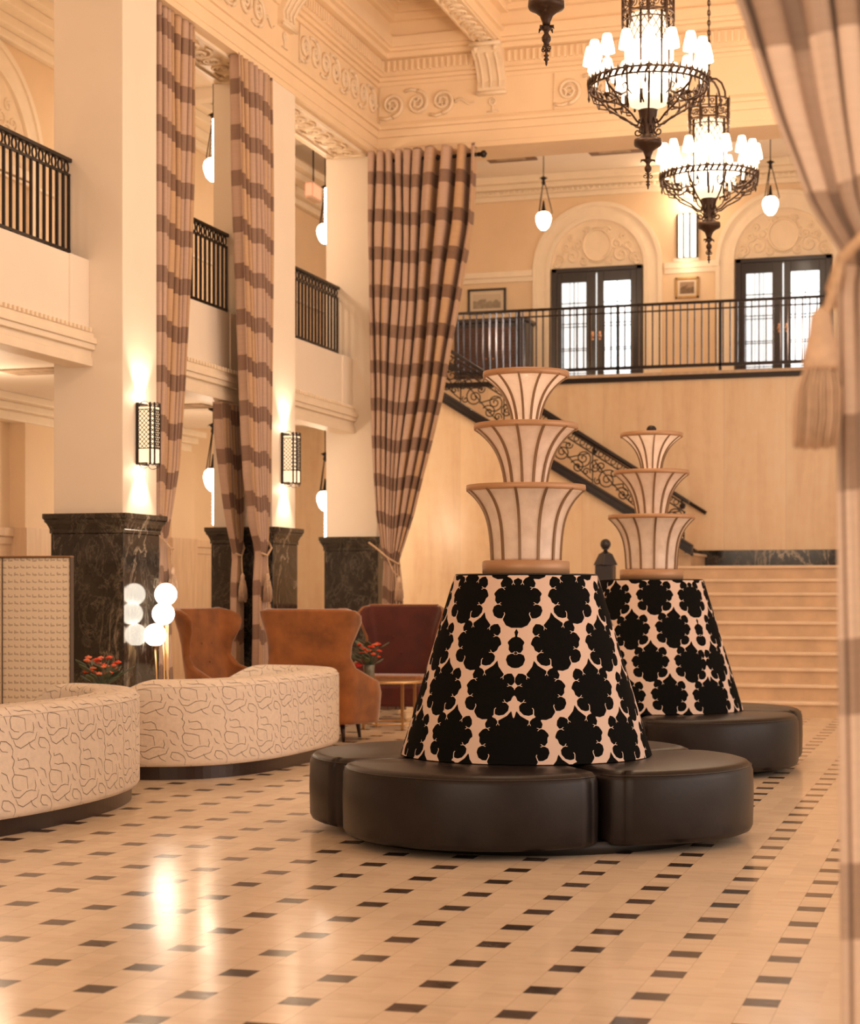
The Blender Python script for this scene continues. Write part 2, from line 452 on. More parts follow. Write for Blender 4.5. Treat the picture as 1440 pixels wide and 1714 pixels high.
for y in (9.9, 17.65, 21.4):
    m = MB(); m.box(-10.3, -10.1, y, y + .74, 2.14, 3.3)
    struct('trim_3', m, 'plaster_warm'); struct('trim_3', MB().box(-10.3, -10.07, y - .02, y + .76, 0, 2.14), 'wainscot')
m = MB()
for a, b, c, d in ((-10.3, -10.08, 3.30, 3.40), (-10.3, -9.98, 3.40, 3.48), (-10.3, -9.86, 3.48, 3.56)): m.box(a, b, -4, 22, c, d)
struct('trim_4', m, 'cornice', bevel=.012)
struct('floor_balcony_left', MB().box(-10.3, -7.36, -4, 21.4, 3.56, ZM - .02), 'plaster')
struct('floor_balcony_corner', MB().box(-10.3, -8.3, 21.4, YW, 3.9, ZF), 'plaster')
for y in (11.8, 15.2, 18.6): struct('trim_17', MB().box(-9.0, -8.4, y, y + .4, 3.545, 3.57), 'grille_pale')
# balcony parapet and its moulding between the columns
for y0, y1 in ((4.0, YC[0]), (YC[0] + .66, YC[1]), (YC[1] + .66, YC[2]), (YC[2] + .66, YC[3])):
    m = MB().box(-7.50, -7.33, y0, y1, 3.38, ZM); m.box(-7.50, -7.315, y1 - .34, y1, 3.66, ZM)
    struct('wall_parapet', m, 'plaster', bevel=.008)
    m = MB()
    for xo, a, b in ((.05, 3.36, 3.44), (.035, 3.44, 3.50), (.07, 3.50, 3.55), (.09, 3.55, 3.60), (.06, 3.60, 3.645), (.035, 3.645, 3.69)):
        m.box(-7.50, -7.33 + xo, y0, y1, a, b)
    k = y0 + .03
    while k < y1 - .03: m.box(-7.33, -7.33 + .075, k, k + .035, 3.645, 3.685); k += .07
    struct('trim_5', m, 'cornice', bevel=.006)
# upper aisle: cornice, dado, ceiling
struct('ceiling_aisle', MB().box(-10.5, -7.3, -4, 21.28, 7.95, 8.15), 'plaster')
m = MB()
for a, c, d in ((-10.20, 7.50, 7.60), (-10.10, 7.60, 7.72), (-9.92, 7.72, 7.84), (-9.80, 7.84, 7.95)): m.box(-10.3, a, -4, 29, c, d)
struct('trim_6', m, 'cornice', bevel=.015)
struct('trim_7', MB().box(-10.3, -10.24, -4, 29, 6.0, 6.03).box(-10.3, -10.25, -4, 29, 5.0, 5.08), 'cornice')

def relief_scrolls(mb, fn, L, H, r=.018, unit=None):
    unit = unit or H * 1.05; n = max(1, int(round(L / unit))); st = L / n
    for i in range(n):
        cx = (i + .5) * st; s_ = 1 if i % 2 == 0 else -1
        rr_ = min(H * .44, st * .47); sp = spiral(rr_, rr_ * .12, 2.1, a0=-s_ * PI / 2, sgn=s_, n=40)
        mb.tube([fn(cx + a, b) for a, b in sp], [r * (1 - .5 * k / len(sp)) for k in range(len(sp))], 6)
        for q in range(5):
            a = q * 2 * PI / 5 + i
            mb.tube([fn(cx + H * .10 * math.cos(a), H * .10 * math.sin(a)), fn(cx + H * .2 * math.cos(a + .4), H * .2 * math.sin(a + .4))], [r * .9, r * .4], 5)
        mb.tube([fn(cx - st * .5, -s_ * H * .42), fn(cx - st * .25, -s_ * H * .47), fn(cx, -s_ * H * .42)], r * .8, 6)

def arch_doorway(fn, n_mould, n_rel, c, zs, ro, ri, zbot, label=None):
    # fn(a,z,d): a along the wall, d out of the wall
    m = MB()
    for r0, r1, d in ((ro, ro - .07, .05), (ro - .07, ri + .07, .025), (ri + .07, ri, .055)):
        N = 40; poly = [(c - r0, zbot), (c - r1, zbot)] + [(c - r1 * math.cos(PI * k / N), zs + r1 * math.sin(PI * k / N)) for k in range(N + 1)] + [(c + r1, zbot), (c + r0, zbot)] + [(c + r0 * math.cos(PI * k / N), zs + r0 * math.sin(PI * k / N)) for k in range(N + 1)]
        n = len(poly)
        inner = [(c - r1, zbot)] + [(c - r1 * math.cos(PI * k / N), zs + r1 * math.sin(PI * k / N)) for k in range(N + 1)] + [(c + r1, zbot)]
        outer = [(c - r0, zbot)] + [(c - r0 * math.cos(PI * k / N), zs + r0 * math.sin(PI * k / N)) for k in range(N + 1)] + [(c + r0, zbot)]
        for (a0, b0), (a1, b1), (a2, b2), (a3, b3) in zip(inner[:-1], inner[1:], outer[1:], outer[:-1]):
            V = [fn(a, b, 0) for a, b in ((a0, b0), (a1, b1), (a2, b2), (a3, b3))] + [fn(a, b, d) for a, b in ((a0, b0), (a1, b1), (a2, b2), (a3, b3))]
            m.add(V, [(0, 1, 2, 3), (7, 6, 5, 4), (0, 4, 5, 1), (1, 5, 6, 2), (2, 6, 7, 3), (3, 7, 4, 0)])
    struct(n_mould, m, 'cornice', label)
    m = MB()
    N = 48
    m.prism([(c - ri * math.cos(PI * k / N), zs + ri * math.sin(PI * k / N)) for k in range(N + 1)], fn, 0, .015)
    cz = zs + ri * .47
    for rr, tr in ((ri * .30, .02), (ri * .34, .012)):
        m.tube([fn(c + rr * math.cos(a), cz + rr * 1.1 * math.sin(a), .02) for a in [2 * PI * k / 32 for k in range(32)]], tr, 6, True)
    for s_ in (-1, 1):
        for (dx, dz, rad, a0) in ((.52, .10, .17, 0), (.80, .02, .10, 1), (.42, .33, .10, 2), (.66, .30, .08, 3), (.28, -.02, .07, 1), (.20, .62, .07, 0), (.86, -.06, .06, 2), (.55, .48, .05, 1)):
            sp = spiral(rad * ri * 1.3, .02, 1.6, a0=a0 if s_ > 0 else PI - a0, sgn=s_)
            m.tube([fn(c + s_ * dx * ri + a, zs + (.15 + dz) * ri + b, .02) for a, b in sp], .018, 5)
    struct(n_rel, m, 'plaster_relief')
arch_doorway(lambda a, z, d: (-10.3 + d, a, z), 'trim_8', 'trim_8', 17.0, 6.15, 1.38, 1.05, ZM)
struct('trim_8', MB().box(-10.3, -10.22, 15.95, 18.05, 6.05, 6.15), 'cornice')

# entablature over the colonnade (left) and over the rear opening
def entab(fn, L, n_w, n_t, n_f, dz=0.0):
    # fn(s, d, z): s along, d out into the hall
    def bx(m, s0, s1, d0, d1, z0, z1):
        V = [fn(a, b, z + dz) for z in (z0, z1) for a, b in ((s0, d0), (s1, d0), (s1, d1), (s0, d1))]
        m.add(V, [(0, 3, 2, 1), (4, 5, 6, 7), (0, 1, 5, 4), (1, 2, 6, 5), (2, 3, 7, 6), (3, 0, 4, 7)])
    m = MB(); bx(m, 0, L, -.66, 0, ZB, 8.55); struct(n_w, m, 'plaster_ceiling')
    m = MB()
    for d, a, b in ((.012, 6.80, 6.93), (.03, 6.93, 7.02), (.06, 7.02, 7.07), (.03, 7.07, 7.10), (.03, 7.55, 7.60), (.07, 7.60, 7.645), (.11, 7.645, 7.66),
                    (.10, 7.66, 7.84), (.20, 7.84, 7.90), (.26, 7.90, 7.94), (.30, 7.94, 8.06), (.26, 8.06, 8.24), (.34, 8.24, 8.32), (.40, 8.32, 8.40), (.44, 8.40, 8.56)):
        bx(m, 0, L, 0, d, a, b)
    k = .02
    while k < L: bx(m, k, k + .035, .10, .135, 7.69, 7.82); k += .075
    struct(n_t, m, 'plaster_ceiling', bevel=.006)
    return bx
def bracket(fn, c, w_, name='trim_12'):
    m = MB(); prof = [(0, 7.34), (.05, 7.34), (.07, 7.42), (.06, 7.50), (.12, 7.60), (.20, 7.70), (.30, 7.76), (.34, 7.80), (.34, 7.90), (0, 7.90)]
    m.prism(prof, lambda a, b, d: fn(c + d, a, b), -w_ / 2, w_ / 2)
    for q in (-.3, 0, .3):
        m.tube([fn(c + q * w_, a + .012, b) for a, b in prof[2:7]], .016, 6)
    m.tube([fn(c - w_ * .56, .36, 7.86), fn(c + w_ * .56, .36, 7.86)], .03, 8)
    m.tube([fn(c - w_ * .56, .07, 7.36), fn(c + w_ * .56, .07, 7.36)], .022, 8)
    for sx in (-.35, .35): m.ball(fn(c + sx * w_, .36, 7.80), .03, 8)
    struct(name, m, 'plaster_relief')
    m = MB()
    for sx in (-1, 1):
        m.tube([fn(c + sx * a, .012, 7.26 + b) for a, b in spiral(.05, .012, 1.2, a0=PI / 2)], .01, 5)
    m.tube([fn(c, .01, 7.30), fn(c, .01, 7.14)], .01, 5); m.tube([fn(c - .07, .01, 7.15), fn(c + .07, .01, 7.15)], .01, 5)
    struct('trim_12', m, 'plaster_relief')
fl = lambda s_, d, z: (XW + d, 4.0 + s_, z)
fb = lambda s_, d, z: (XW + s_, YB - d, z)
entab(fl, YB - 4.0 + .66, 'wall_entablature_left', 'trim_9', 'trim_10')
entab(fb, 11.0, 'wall_entablature_rear', 'trim_10', 'trim_11', .003)
for y in (7.1 + .33, YC[0] + .33, YC[1] + .33, YC[2] + .33):
    bracket(lambda s_, d, z: (XW + d, s_, z), y, .34)
for x in (-5.545, .345): bracket(lambda s_, d, z: (s_, YB - d, z), x, .34)
# frieze scroll panels
def frieze(fn, c, L, flip):
    m = MB(); H = .36
    g = lambda a, b: fn(c + (a if not flip else -a), .014, 7.325 + b)
    m.tube([g(0, -.215), g(0, .215)], .007, 5)
    relief_scrolls(m, g, L, H, .026, .33)
    m.tube([g(L + k * .04, -.03 + .04 * math.sin(k)) for k in range(7)], [.02 - .002 * k for k in range(7)], 5)
    struct('trim_13', m, 'plaster_relief')
frieze(lambda s_, d, z: (s_, YB - d, z), XW + .04, .95, False)
frieze(lambda s_, d, z: (s_, YB - d, z), -5.545 + .75, 1.4, False)
frieze(lambda s_, d, z: (s_, YB - d, z), -.35, 1.6, True)
frieze(lambda s_, d, z: (s_, YB - d, z), 1.2, 1.4, False)
for y0, L in ((YC[2] + .66, 2.55), (YC[1] + .66, 2.4), (YC[0] + .66, 2.4)):
    frieze(lambda s_, d, z: (XW + d, s_, z), y0 + .1, L, False)
m = MB(); m.box(XW, XW + .008, 4, YB, 7.10, 7.115); m.box(XW, 4, YB - .008, YB, 7.10, 7.112); struct('trim_13', m, 'plaster_relief')
# soffit relief under the colonnade beams
for y0, y1 in ((YC[0] + .66, YC[1]), (YC[1] + .66, YC[2]), (YC[2] + .66, YC[3])):
    m = MB(); m.box(-7.54, -7.12, y0 + .15, y1 - .12, ZB - .012, ZB)
    m2 = MB()
    for a, b, c_, d in ((-7.56, -7.52, y0 + .1, y1 - .08), (-7.14, -7.10, y0 + .1, y1 - .08)): m2.box(a, b, c_, d, ZB - .035, ZB)
    m2.box(-7.56, -7.1, y0 + .1, y0 + .14, ZB - .035, ZB); m2.box(-7.56, -7.1, y1 - .12, y1 - .08, ZB - .035, ZB)
    struct('trim_14', m2, 'cornice', bevel=.008)
    relief_scrolls(m, lambda a, b: (-7.33 + b, y0 + .2 + a, ZB - .022), y1 - y0 - .36, .30, .020, .26)
    struct('trim_14', m, 'plaster_relief')
# nave ceiling, coffers and beams
struct('ceiling', MB().box(-7.66, 6, -4, 21.3, 8.55, 8.75), 'plaster_ceiling')
def beam(x0, x1, y0, y1, along):
    m = MB().box(x0, x1, y0, y1, 7.90, 8.55)
    for o, a, b in ((.05, 8.0, 8.05), (.09, 8.22, 8.30), (.15, 8.30, 8.36), (.28, 8.46, 8.55)):
        if along == 'y': m.box(x0 - o, x1 + o, y0, y1, a, b)
        else: m.box(x0, x1, y0 - o, y1 + o, a, b)
    struct('ceiling_beam', m, 'plaster_ceiling', bevel=.008)
    m = MB()
    if along == 'y':
        L = y1 - y0; c = (x0 + x1) / 2
        m.box(x0 + .03, x0 + .05, y0, y1, 7.885, 7.90); m.box(x1 - .05, x1 - .03, y0, y1, 7.885, 7.90)
        relief_scrolls(m, lambda a, b: (c + b, y1 - .1 - a, 7.895), min(L, 9) - .2, .24, .016, .2)
    else:
        L = x1 - x0; c = (y0 + y1) / 2
        relief_scrolls(m, lambda a, b: (x0 + .1 + a, c + b, 7.895), L - .2, .24, .016, .2)
    struct('trim_15', m, 'plaster_relief')
for x in (-5.545, .345): beam(x - .17, x + .17, 4, YB, 'y')
for y in (YC[0] + .33, YC[1] + .33, YC[2] + .33):
    for xa, xb in ((XW, -5.545 - .17), (-5.375, .175), (.515, 3.5)): beam(xa, xb, y - .17, y + .17, 'x')
# rear balcony hall
struct('wall_stair_rear', MB().box(-10.3, 6, YW, YW + .2, 0, ZF - .12), 'marble_wall', 'tall polished cream marble wall behind the stair landing')
struct('trim_16', MB().box(-10.3, 6, YW - .04, YW + .3, ZF - .12, ZF - .05), 'iron')
struct('floor_balcony_rear', MB().box(-10.3, 6, YW + .01, 29.2, ZF - .11, ZF), 'wainscot')
struct('wall_rear', MB().box(-10.3, 6, YD, YD + .2, ZF, 8.3), 'plaster_warm')
struct('ceiling_rear', MB().box(-10.5, 6, 21.29, 29.2, 8.3, 8.5), 'plaster')
m = MB()
for d, a, b in ((.06, 7.95, 8.03), (.12, 8.03, 8.10), (.24, 8.10, 8.18), (.34, 8.18, 8.30)): m.box(-10.3, 6, YD - d, YD, a, b)
for x in range(120): m.box(-8.4 + x * .09, -8.36 + x * .09, YD - .16, YD - .12, 8.045, 8.095)
struct('trim_18', m, 'cornice', bevel=.008)
for x in (-3.9, 1.0): struct('ceiling_beam_rear', MB().box(x, x + .5, 21.29, 29, 8.1, 8.3), 'plaster')
struct('trim_19', MB().box(-10.3, 6, 21.29, 21.5, 7.8, 8.3).box(-10.3, 6, 24.4, 25.0, 8.1, 8.3), 'plaster', bevel=.01)
m = MB()
for a, b in ((-10.3, -7.1), (-4.9, -4.0), (-2.0, 1.5)):
    m.box(a, b, YD - .03, YD, 6.60, 6.68).box(a, b, YD - .06, YD, 6.68, 6.78).box(a, b, YD - .03, YD, ZF, ZF + .2)
struct('trim_20', m, 'cornice', bevel=.006)
for (vx0, vx1) in ((-7.46, -6.68), (-5.82, -5.0)):
    g = thing('ceiling_grille', 'brown rectangular ceiling panel %s above the rear balcony' % ('nearest the tall checked curtain' if vx0 < -7 else 'between the curtain and the chandeliers'), 'ceiling grille', ((vx0 + vx1) / 2, 27.3, 8.28))
    L = (vx1 - vx0) / 2
    MB().box(-L, L, -.3, .3, -.02, .0).build('grille_frame', 'grille', g, .004); MB().box(-L * .6, L * .6, -.16, .16, -.03, -.018).build('grille_panel', 'grille_pale', g)
for i, cx in enumerate((-6.015, -2.99)):
    fn = lambda a, z, d: (a, YD - d, z)
    arch_doorway(fn, 'trim_21', 'trim_21', cx, 6.77, 1.08, .78, ZF, None)
    # double door
    dname = 'door_%d' % (i + 1)
    d = bpy.data.objects.new(dname, None); col.objects.link(d); d.location = (cx, YD, ZF)
    d['kind'] = 'structure'; d['label'] = 'dark double glazed door under a relief arch, %s' % ('left one' if i == 0 else 'right one beside the near curtain')
    W2, Hh = .755, 2.22
    m = MB().box(-W2, -W2 + .09, -.08, 0, 0, Hh).box(W2 - .09, W2, -.08, 0, 0, Hh).box(-W2, W2, -.08, 0, Hh - .07, Hh)
    m.build('door_frame', 'darkwood', d, .006)
    for s_ in (-1, 1):
        a0, a1 = sorted((s_ * .012, s_ * (W2 - .09)))
        g0, g1 = (a0 + .075, a1 - .165) if s_ > 0 else (a0 + .075, a1 - .16)
        if s_ < 0: g0, g1 = a0 + .08, a1 - .16
        else: g0, g1 = a0 + .11, a1 - .10
        z0, z1 = .28, Hh - .24
        m = MB().box(a0, g0, -.065, -.015, .01, Hh - .07).box(g1, a1, -.065, -.015, .01, Hh - .07).box(g0, g1, -.065, -.015, .01, z0).box(g0, g1, -.065, -.015, z1, Hh - .07)
        lf = m.build('door_leaf', 'darkwood', d, .004)
        MB().box(g0, g1, -.035, -.028, z0, z1).build('glass', 'pane' if s_ < 0 else 'pane_bright', lf)
        m = MB(); w3 = (g1 - g0) / 2
        m.box(g0 + w3 - .006, g0 + w3 + .006, -.045, -.028, z0, z1)
        for q in (.10, .12, .34, .36, .57, .60, .80): m.box(g0, g1, -.045, -.028, z0 + q * (z1 - z0) - .007, z0 + q * (z1 - z0) + .007)
        if s_ < 0:
            for q in (.33, .66): m.box(g0 + q * 2 * w3 - .003, g0 + q * 2 * w3 + .003, -.043, -.028, z0, z1)
        m.build('glazing_bars', 'frame_black', lf)
        m = MB(); hx = s_ * .06; m.ball((hx, -.10, 1.08), .035, 12); m.tube([(hx, -.06, 1.08), (hx, -.1, 1.08)], .012); m.box(hx - .018, hx + .018, -.07, -.062, 1.02, 1.16)
        m.build('door_handle', 'handle', lf)
    MB().box(-.010, .010, -.05, -.045, .2, Hh - .1).build('daylight_gap', 'pane', d)

# columns
def column(y, label, group=None):
    c = thing('column', label, 'column', (XW - .33, y + .33, 0))
    MB().box(-.33, .33, -.33, .33, 2.09, ZB).build('shaft', 'plaster', c, .006)
    m = MB().box(-.348, .348, -.348, .348, .12, 1.93).box(-.38, .38, -.38, .38, 0, .14)
    m.box(-.358, .358, -.358, .358, 1.93, 1.965)
    pl = m.build('marble_plinth', 'marble_dark', c, .006)
    prof = [(.352, 1.955), (.362, 1.985), (.375, 2.015), (.39, 2.03), (.39, 2.045), (.402, 2.06), (.402, 2.10)]
    m = MB()
    V = []; F = []
    for r_, z in prof: V += [(-r_, -r_, z), (r_, -r_, z), (r_, r_, z), (-r_, r_, z)]
    for k in range(len(prof) - 1):
        for q in range(4): F.append((k * 4 + q, k * 4 + (q + 1) % 4, k * 4 + 4 + (q + 1) % 4, k * 4 + 4 + q))
    F.append((0, 3, 2, 1)); n = (len(prof) - 1) * 4; F.append((n, n + 1, n + 2, n + 3))
    m.add(V, F); m.build('plinth_cap', 'marble_dark', pl)
    return c
column(YC[0], 'square cream column on a dark marble plinth, nearest the camera on the left')
column(YC[1], 'square cream column on a dark marble plinth behind the globe floor lamp')
column(YC[2], 'square cream column with a wall sconce, between the two left curtains and the rear column')
column(YC[3], 'square cream column at the corner beside the tall rear checked curtain')

# ------------------------------------------------------------------ staircase
st = thing('staircase', 'broad cream stone staircase of ten steps rising to the landing', 'staircase', (-2.6, 20.75, 0))
RISE, RUN = .1775, .3222
xl, xr = -1.32, 6.4
for k in range(10):
    y = k * RUN; z = (k + 1) * RISE
    y2 = YW - 20.75 - .03 if k == 9 else (k + 1) * RUN + .05
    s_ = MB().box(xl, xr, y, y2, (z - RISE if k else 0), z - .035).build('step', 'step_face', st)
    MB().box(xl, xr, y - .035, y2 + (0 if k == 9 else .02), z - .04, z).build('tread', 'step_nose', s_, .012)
m = MB(); m.box(xl - .22, xl, -.02, 3.2, 0, .22)
poly = [(-.02, 0), (3.1, 0), (3.1, 1.90), (2.85, 1.85), (-.02, .26)]
m.prism(poly, lambda a, b, d: (d, a, b), xl - .22, xl); m.build('side_kerb', 'marble_wall', st)
m = MB().box(-3.8, 6, YW - .025, YW, 10 * RISE, 2.015); m.prism([(-3.8, 1.775), (-3.8, 2.015), (-4.1, 2.20), (-4.1, 1.775)], lambda a, b, d: (a, d, b), YW - .025, YW)
struct('trim_22', m, 'marble_dark')
# side flight rising to the left behind its balustrade
YF = 23.85; SL = .63
zf = lambda x: 2.409 + .62 * (-4.464 - x)      # underside of the dark string
YSF = YF + .13
sf = thing('stair_flight', 'side flight of steps rising left from the landing behind the iron balustrade', 'staircase', (-3.5, YF, 1.775))
for k in range(15):
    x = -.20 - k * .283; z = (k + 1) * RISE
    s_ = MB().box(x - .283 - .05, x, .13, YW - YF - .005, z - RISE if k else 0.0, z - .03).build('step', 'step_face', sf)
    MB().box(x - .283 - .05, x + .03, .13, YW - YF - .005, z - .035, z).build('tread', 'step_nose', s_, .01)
xa, xb = -3.75, -8.3
m = MB(); m.prism([(-3.93, 0), (-3.93, zf(-3.93) + .02), (xb, zf(xb) + .02), (xb, 0)], lambda a, b, d: (a, d, b), YF, YF + .12)
struct('wall_stair_side', m, 'marble_wall', 'cream marble wall below the sloping dark stair string')
zr = lambda x: 3.073 + .648 * (-4.351 - x)
bl = thing('stair_balustrade', 'black wrought-iron scrollwork balustrade sloping down the side flight', 'balustrade', (xa, YF, 0))
L0 = 0.0
def P2(x, z): return (x - xa, .0, z)
zs_ = zf
m = MB()
for dz0, dz1, dy in ((0.0, .15, .05), (.0, .035, .075), (.115, .155, .075)):
    m.prism([(xa + .1, zs_(xa + .1) + dz0), (xb, zs_(xb) + dz0), (xb, zs_(xb) + dz1), (xa + .1, zs_(xa + .1) + dz1)], lambda a, b, d: (a - xa, d - .02, b), -dy, dy)
m.build('string', 'darkwood', bl, .006)
m = MB().obox(P2(xa + .05, zr(xa + .05)), P2(xb, zr(xb)), .085, .05, up=(0, 1, 0)); m = MB()
m.prism([(xa + .05, zr(xa + .05) - .055), (xb, zr(xb) - .055), (xb, zr(xb)), (xa + .05, zr(xa + .05))], lambda a, b, d: (a - xa, d, b), -.045, .045)
m.build('handrail', 'darkwood', bl, .012)
m = MB()
for o in (.085, .185): m.prism([(xa, zr(xa) - o - .022), (xb, zr(xb) - o - .022), (xb, zr(xb) - o), (xa, zr(xa) - o)], lambda a, b, d: (a - xa, d, b), -.012, .012)
m.build('rail_bars', 'iron', bl)
x = xa - .04
m = MB(); cnt = 0
while x > xb:
    cz = zr(x) - .135
    m.tube([P2(x + .034 * math.cos(a), cz + .034 * math.sin(a)) for a in [2 * PI * k / 12 for k in range(12)]], .007, 5, True); x -= .085
m.build('ring_band', 'iron', bl)
x = xa - .02; k = 0
U = .62
while x - U > xb - .3:
    x0, x1 = x, x - U; xm = (x0 + x1) / 2
    zl = lambda q: zs_(q) + .16; zt = lambda q: zr(q) - .205
    Hh = (zt(xm) - zl(xm)); zc = lambda q, t: zl(q) + t * (zt(q) - zl(q))
    m = MB()
    m.tube([P2(x0, zl(x0)), P2(x0, zt(x0))], .009, 6)
    def scr(cx, t, r0, a0, turns, sgn, r1=.012):
        m.tube([P2(cx + a, zc(cx, t) + b) for a, b in spiral(r0, r1, turns, a0, 26, sgn)], .0085, 6)
    # pairs of C scrolls sprouting from a lower stem
    scr(x0 - .13, .66, .135, -2.4, 2.0, 1); scr(x0 - .42, .42, .150, .7, 2.1, 1); scr(x0 - .21, .24, .105, 2.6, 1.7, -1); scr(x0 - .58, .62, .10, 1.2, 1.6, 1)
    scr(x0 - .50, .76, .080, -1.2, 1.4, -1); scr(x0 - .33, .80, .06, .2, 1.3, -1); scr(x0 - .09, .25, .06, -.4, 1.3, 1); scr(x0 - .55, .17, .055, 2.2, 1.2, 1)
    m.tube([P2(x0 - .60 * t, zc(x0 - .60 * t, .08 + .75 * t ** 1.5)) for t in [q / 10 for q in range(11)]], .009, 6)
    m.tube([P2(x0 - .05 - .3 * t, zc(x0 - .05 - .3 * t, .95 - .62 * t)) for t in [q / 8 for q in range(9)]], .008, 6)
    m.build('scrollwork_panel', 'iron', bl); x = x1; k += 1
m = MB().prism([(-6.85, zr(-6.85) - .21), (-7.3, zr(-7.3) - .21), (-7.3, zr(-7.3) - .34), (-7.0, zr(-7.0) - .30)], lambda a, b, d: (a - xa, d, b), -.01, .01)
m.build('gusset_plate', 'iron', bl)
# newel and lower balustrade
nw = thing('newel_post', 'dark carved newel post with a ball finial at the stair foot', 'post', (-4.17, 20.58, 0))
m = MB().box(-.13, .13, -.13, .13, 0, .18).box(-.105, .105, -.105, .105, .18, 1.74)
m.lathe([(.15, 1.74), (.12, 1.80), (.085, 1.87), (.03, 1.90)], (0, 0, 0), 4, sm=False)
m.build('post_shaft', 'darkwood', nw, .01)
MB().lathe([(.03, 1.88), (.022, 1.92), (.05, 1.935)], n=16).ball((0, 0, 1.985), .062, 20).build('ball_finial', 'darkwood', nw)
b2 = thing('stair_rail', 'iron handrail climbing the left edge of the lower stairs behind the newel', 'railing', (-4.06, 20.8, 0))
zz = lambda y: 1.35 + .55 * y
m = MB().prism([(0, zz(0) - .05), (2.8, zz(2.8) - .05), (2.8, zz(2.8)), (0, zz(0))], lambda a, b, d: (d, a, b), -.035, .035); m.build('handrail', 'iron_polished', b2, .01)
for k in range(10):
    y = .15 + k * .28; MB().tube([(0, y, .4 + .55 * y), (0, y, zz(y) - .04)], .010, 6).build('baluster', 'iron', b2)
hr = thing('wall_handrail', 'short dark handrail bracketed to the marble wall, sloping down to the right', 'handrail', (-3.68, YW - .06, 2.54))
MB().tube([(0, 0, 0), (-2.6, 0, 1.64)], .026, 10).build('rail', 'iron', hr)
for q in (.34, 1.6): MB().tube([(-q, 0, q * .63 - .02), (-q, .0, q * .63 - .10), (-q, .06, q * .63 - .12)], .012, 8).ball((-q, .02, q * .63 - .11), .035, 12).build('bracket', 'iron', hr)

# ------------------------------------------------------------------ balcony railings
def railing(L, label, loc, rz, h, sp, style, r, posts=()):
    t = thing('balcony_railing', label, 'railing', loc, rz)
    MB().box(0, L, -.03, .03, h - .035, h).build('top_rail', 'iron', t, .006)
    MB().box(0, L, -.012, .012, h - (.15 if style == 'ring' else .125), h - (.13 if style == 'ring' else .105)).build('second_rail', 'iron', t)
    MB().box(0, L, -.014, .014, .07, .095).build('bottom_rail', 'iron', t)
    n = int(L / sp); s0 = L / n; proto = None
    for k in range(n + 1):
        x = min(max(k * s0, .012), L - .012)
        if proto is None:
            top = h - (.14 if style == 'ring' else .03)
            m = MB().box(-r, r, -r * (1.2 if style == 'ring' else 2.0), r * (1.2 if style == 'ring' else 2.0), .0 if style == 'ring' else .07, top)
            proto = m.build('baluster', 'iron' if style == 'ring' else 'iron_polished', t); proto.location = (x, 0, 0); pr = None
        else:
            c = proto.copy(); col.objects.link(c); c.parent = t; c.location = (x, 0, 0)
        if style == 'ring' and k < n:
            if pr is None:
                m = MB().tube([(.036 * math.cos(a), 0, .048 * math.sin(a)) for a in [2 * PI * q / 14 for q in range(14)]], .009, 6, True)
                pr = m.build('ring', 'iron', t); pr.location = (x + s0 / 2, 0, h - .083)
            else:
                c = pr.copy(); col.objects.link(c); c.parent = t; c.location = (x + s0 / 2, 0, h - .083)
    for px_ in posts: MB().box(px_ - .02, px_ + .02, -.02, .02, 0, h).build('post', 'iron', t, .004)
    if style != 'ring': MB().box(0, L, -.02, .02, .06, .105).build('base_rail', 'iron', t)
    return t
for a, b, lab in ((YC[0] + .66, YC[1], 'black balcony railing with ring band at the left edge, nearest'), (YC[1] + .66, YC[2], 'black balcony railing with ring band between the two narrow left curtains'),
                  (YC[2] + .66, YC[3], 'black balcony railing with ring band between the sconce column and corner column')):
    railing(b - a, lab, (-7.51, a, ZM), R(90), .88, .105, 'ring', .0095)
railing(9.3, 'long dark railing of the rear balcony in front of the glazed doors', (-7.35, YW + .02, ZF), 0, .99, .10, 'bar', .0085, posts=(.94, 2.4, 3.86, 5.3, 6.8))

# ------------------------------------------------------------------ lobed ottomans with a patterned cone back
OX = -2.6
BL = [(0, .175), (.016, .142), (.042, .118), (.058, .104), (.060, .098), (.076, .112), (.10, .118), (.120, .098), (.128, .072), (.118, .052), (.117, .046), (.132, .038), (.146, .016), (.150, .004),
      (.138, -.010), (.134, -.034), (.116, -.050), (.117, -.056), (.132, -.068), (.134, -.094), (.116, -.122), (.090, -.132), (.070, -.130), (.062, -.124), (.058, -.138), (.034, -.164), (0, -.172)]
BL = [(x * 1.025, y * 1.01) for x, y in BL]
BLOB = np.array(BL + [(-x, y) for x, y in BL[::-1][1:-1]])
VEINS = []      # (start, direction)
for (x, y, dx, dy) in ((.060, .101, -.25, -.97), (.119, .049, -1, -.05), (.118, -.053, -1, .30), (.062, -.122, -.2, 1)):
    VEINS.append((x, y, dx, dy)); VEINS.append((-x, y, -dx, dy))
CR0, CR1, CZ0, CZ1 = .75, .43, .46, 1.52
SA = (CR0 - CR1) / math.hypot(CR0 - CR1, CZ1 - CZ0)
TH0 = R(13)
LATC, LAX, LAY = np.array([-.361, -1.865]), np.array([.170, -.009]), np.array([-.015, .276])
def flat_of(phi, z):          # azimuth from the front seam, |phi|<=pi
    rho = (CR0 - (CR0 - CR1) * (z - CZ0) / (CZ1 - CZ0)) / SA
    th = np.abs(phi) * SA - TH0
    return np.stack([rho * np.sin(th), -rho * np.cos(th)], -1)
def flat_inv(x, y):
    rho = math.hypot(x, y); th = math.atan2(x, -y)
    return (th + TH0) / SA, CZ0 + (CR0 - rho * SA) / (CR0 - CR1) * (CZ1 - CZ0)
def cone_pt(phi, z, off=0):
    r_ = CR0 - (CR0 - CR1) * (z - CZ0) / (CZ1 - CZ0) + off
    return (r_ * math.sin(phi), -r_ * math.cos(phi), z + off * .3)
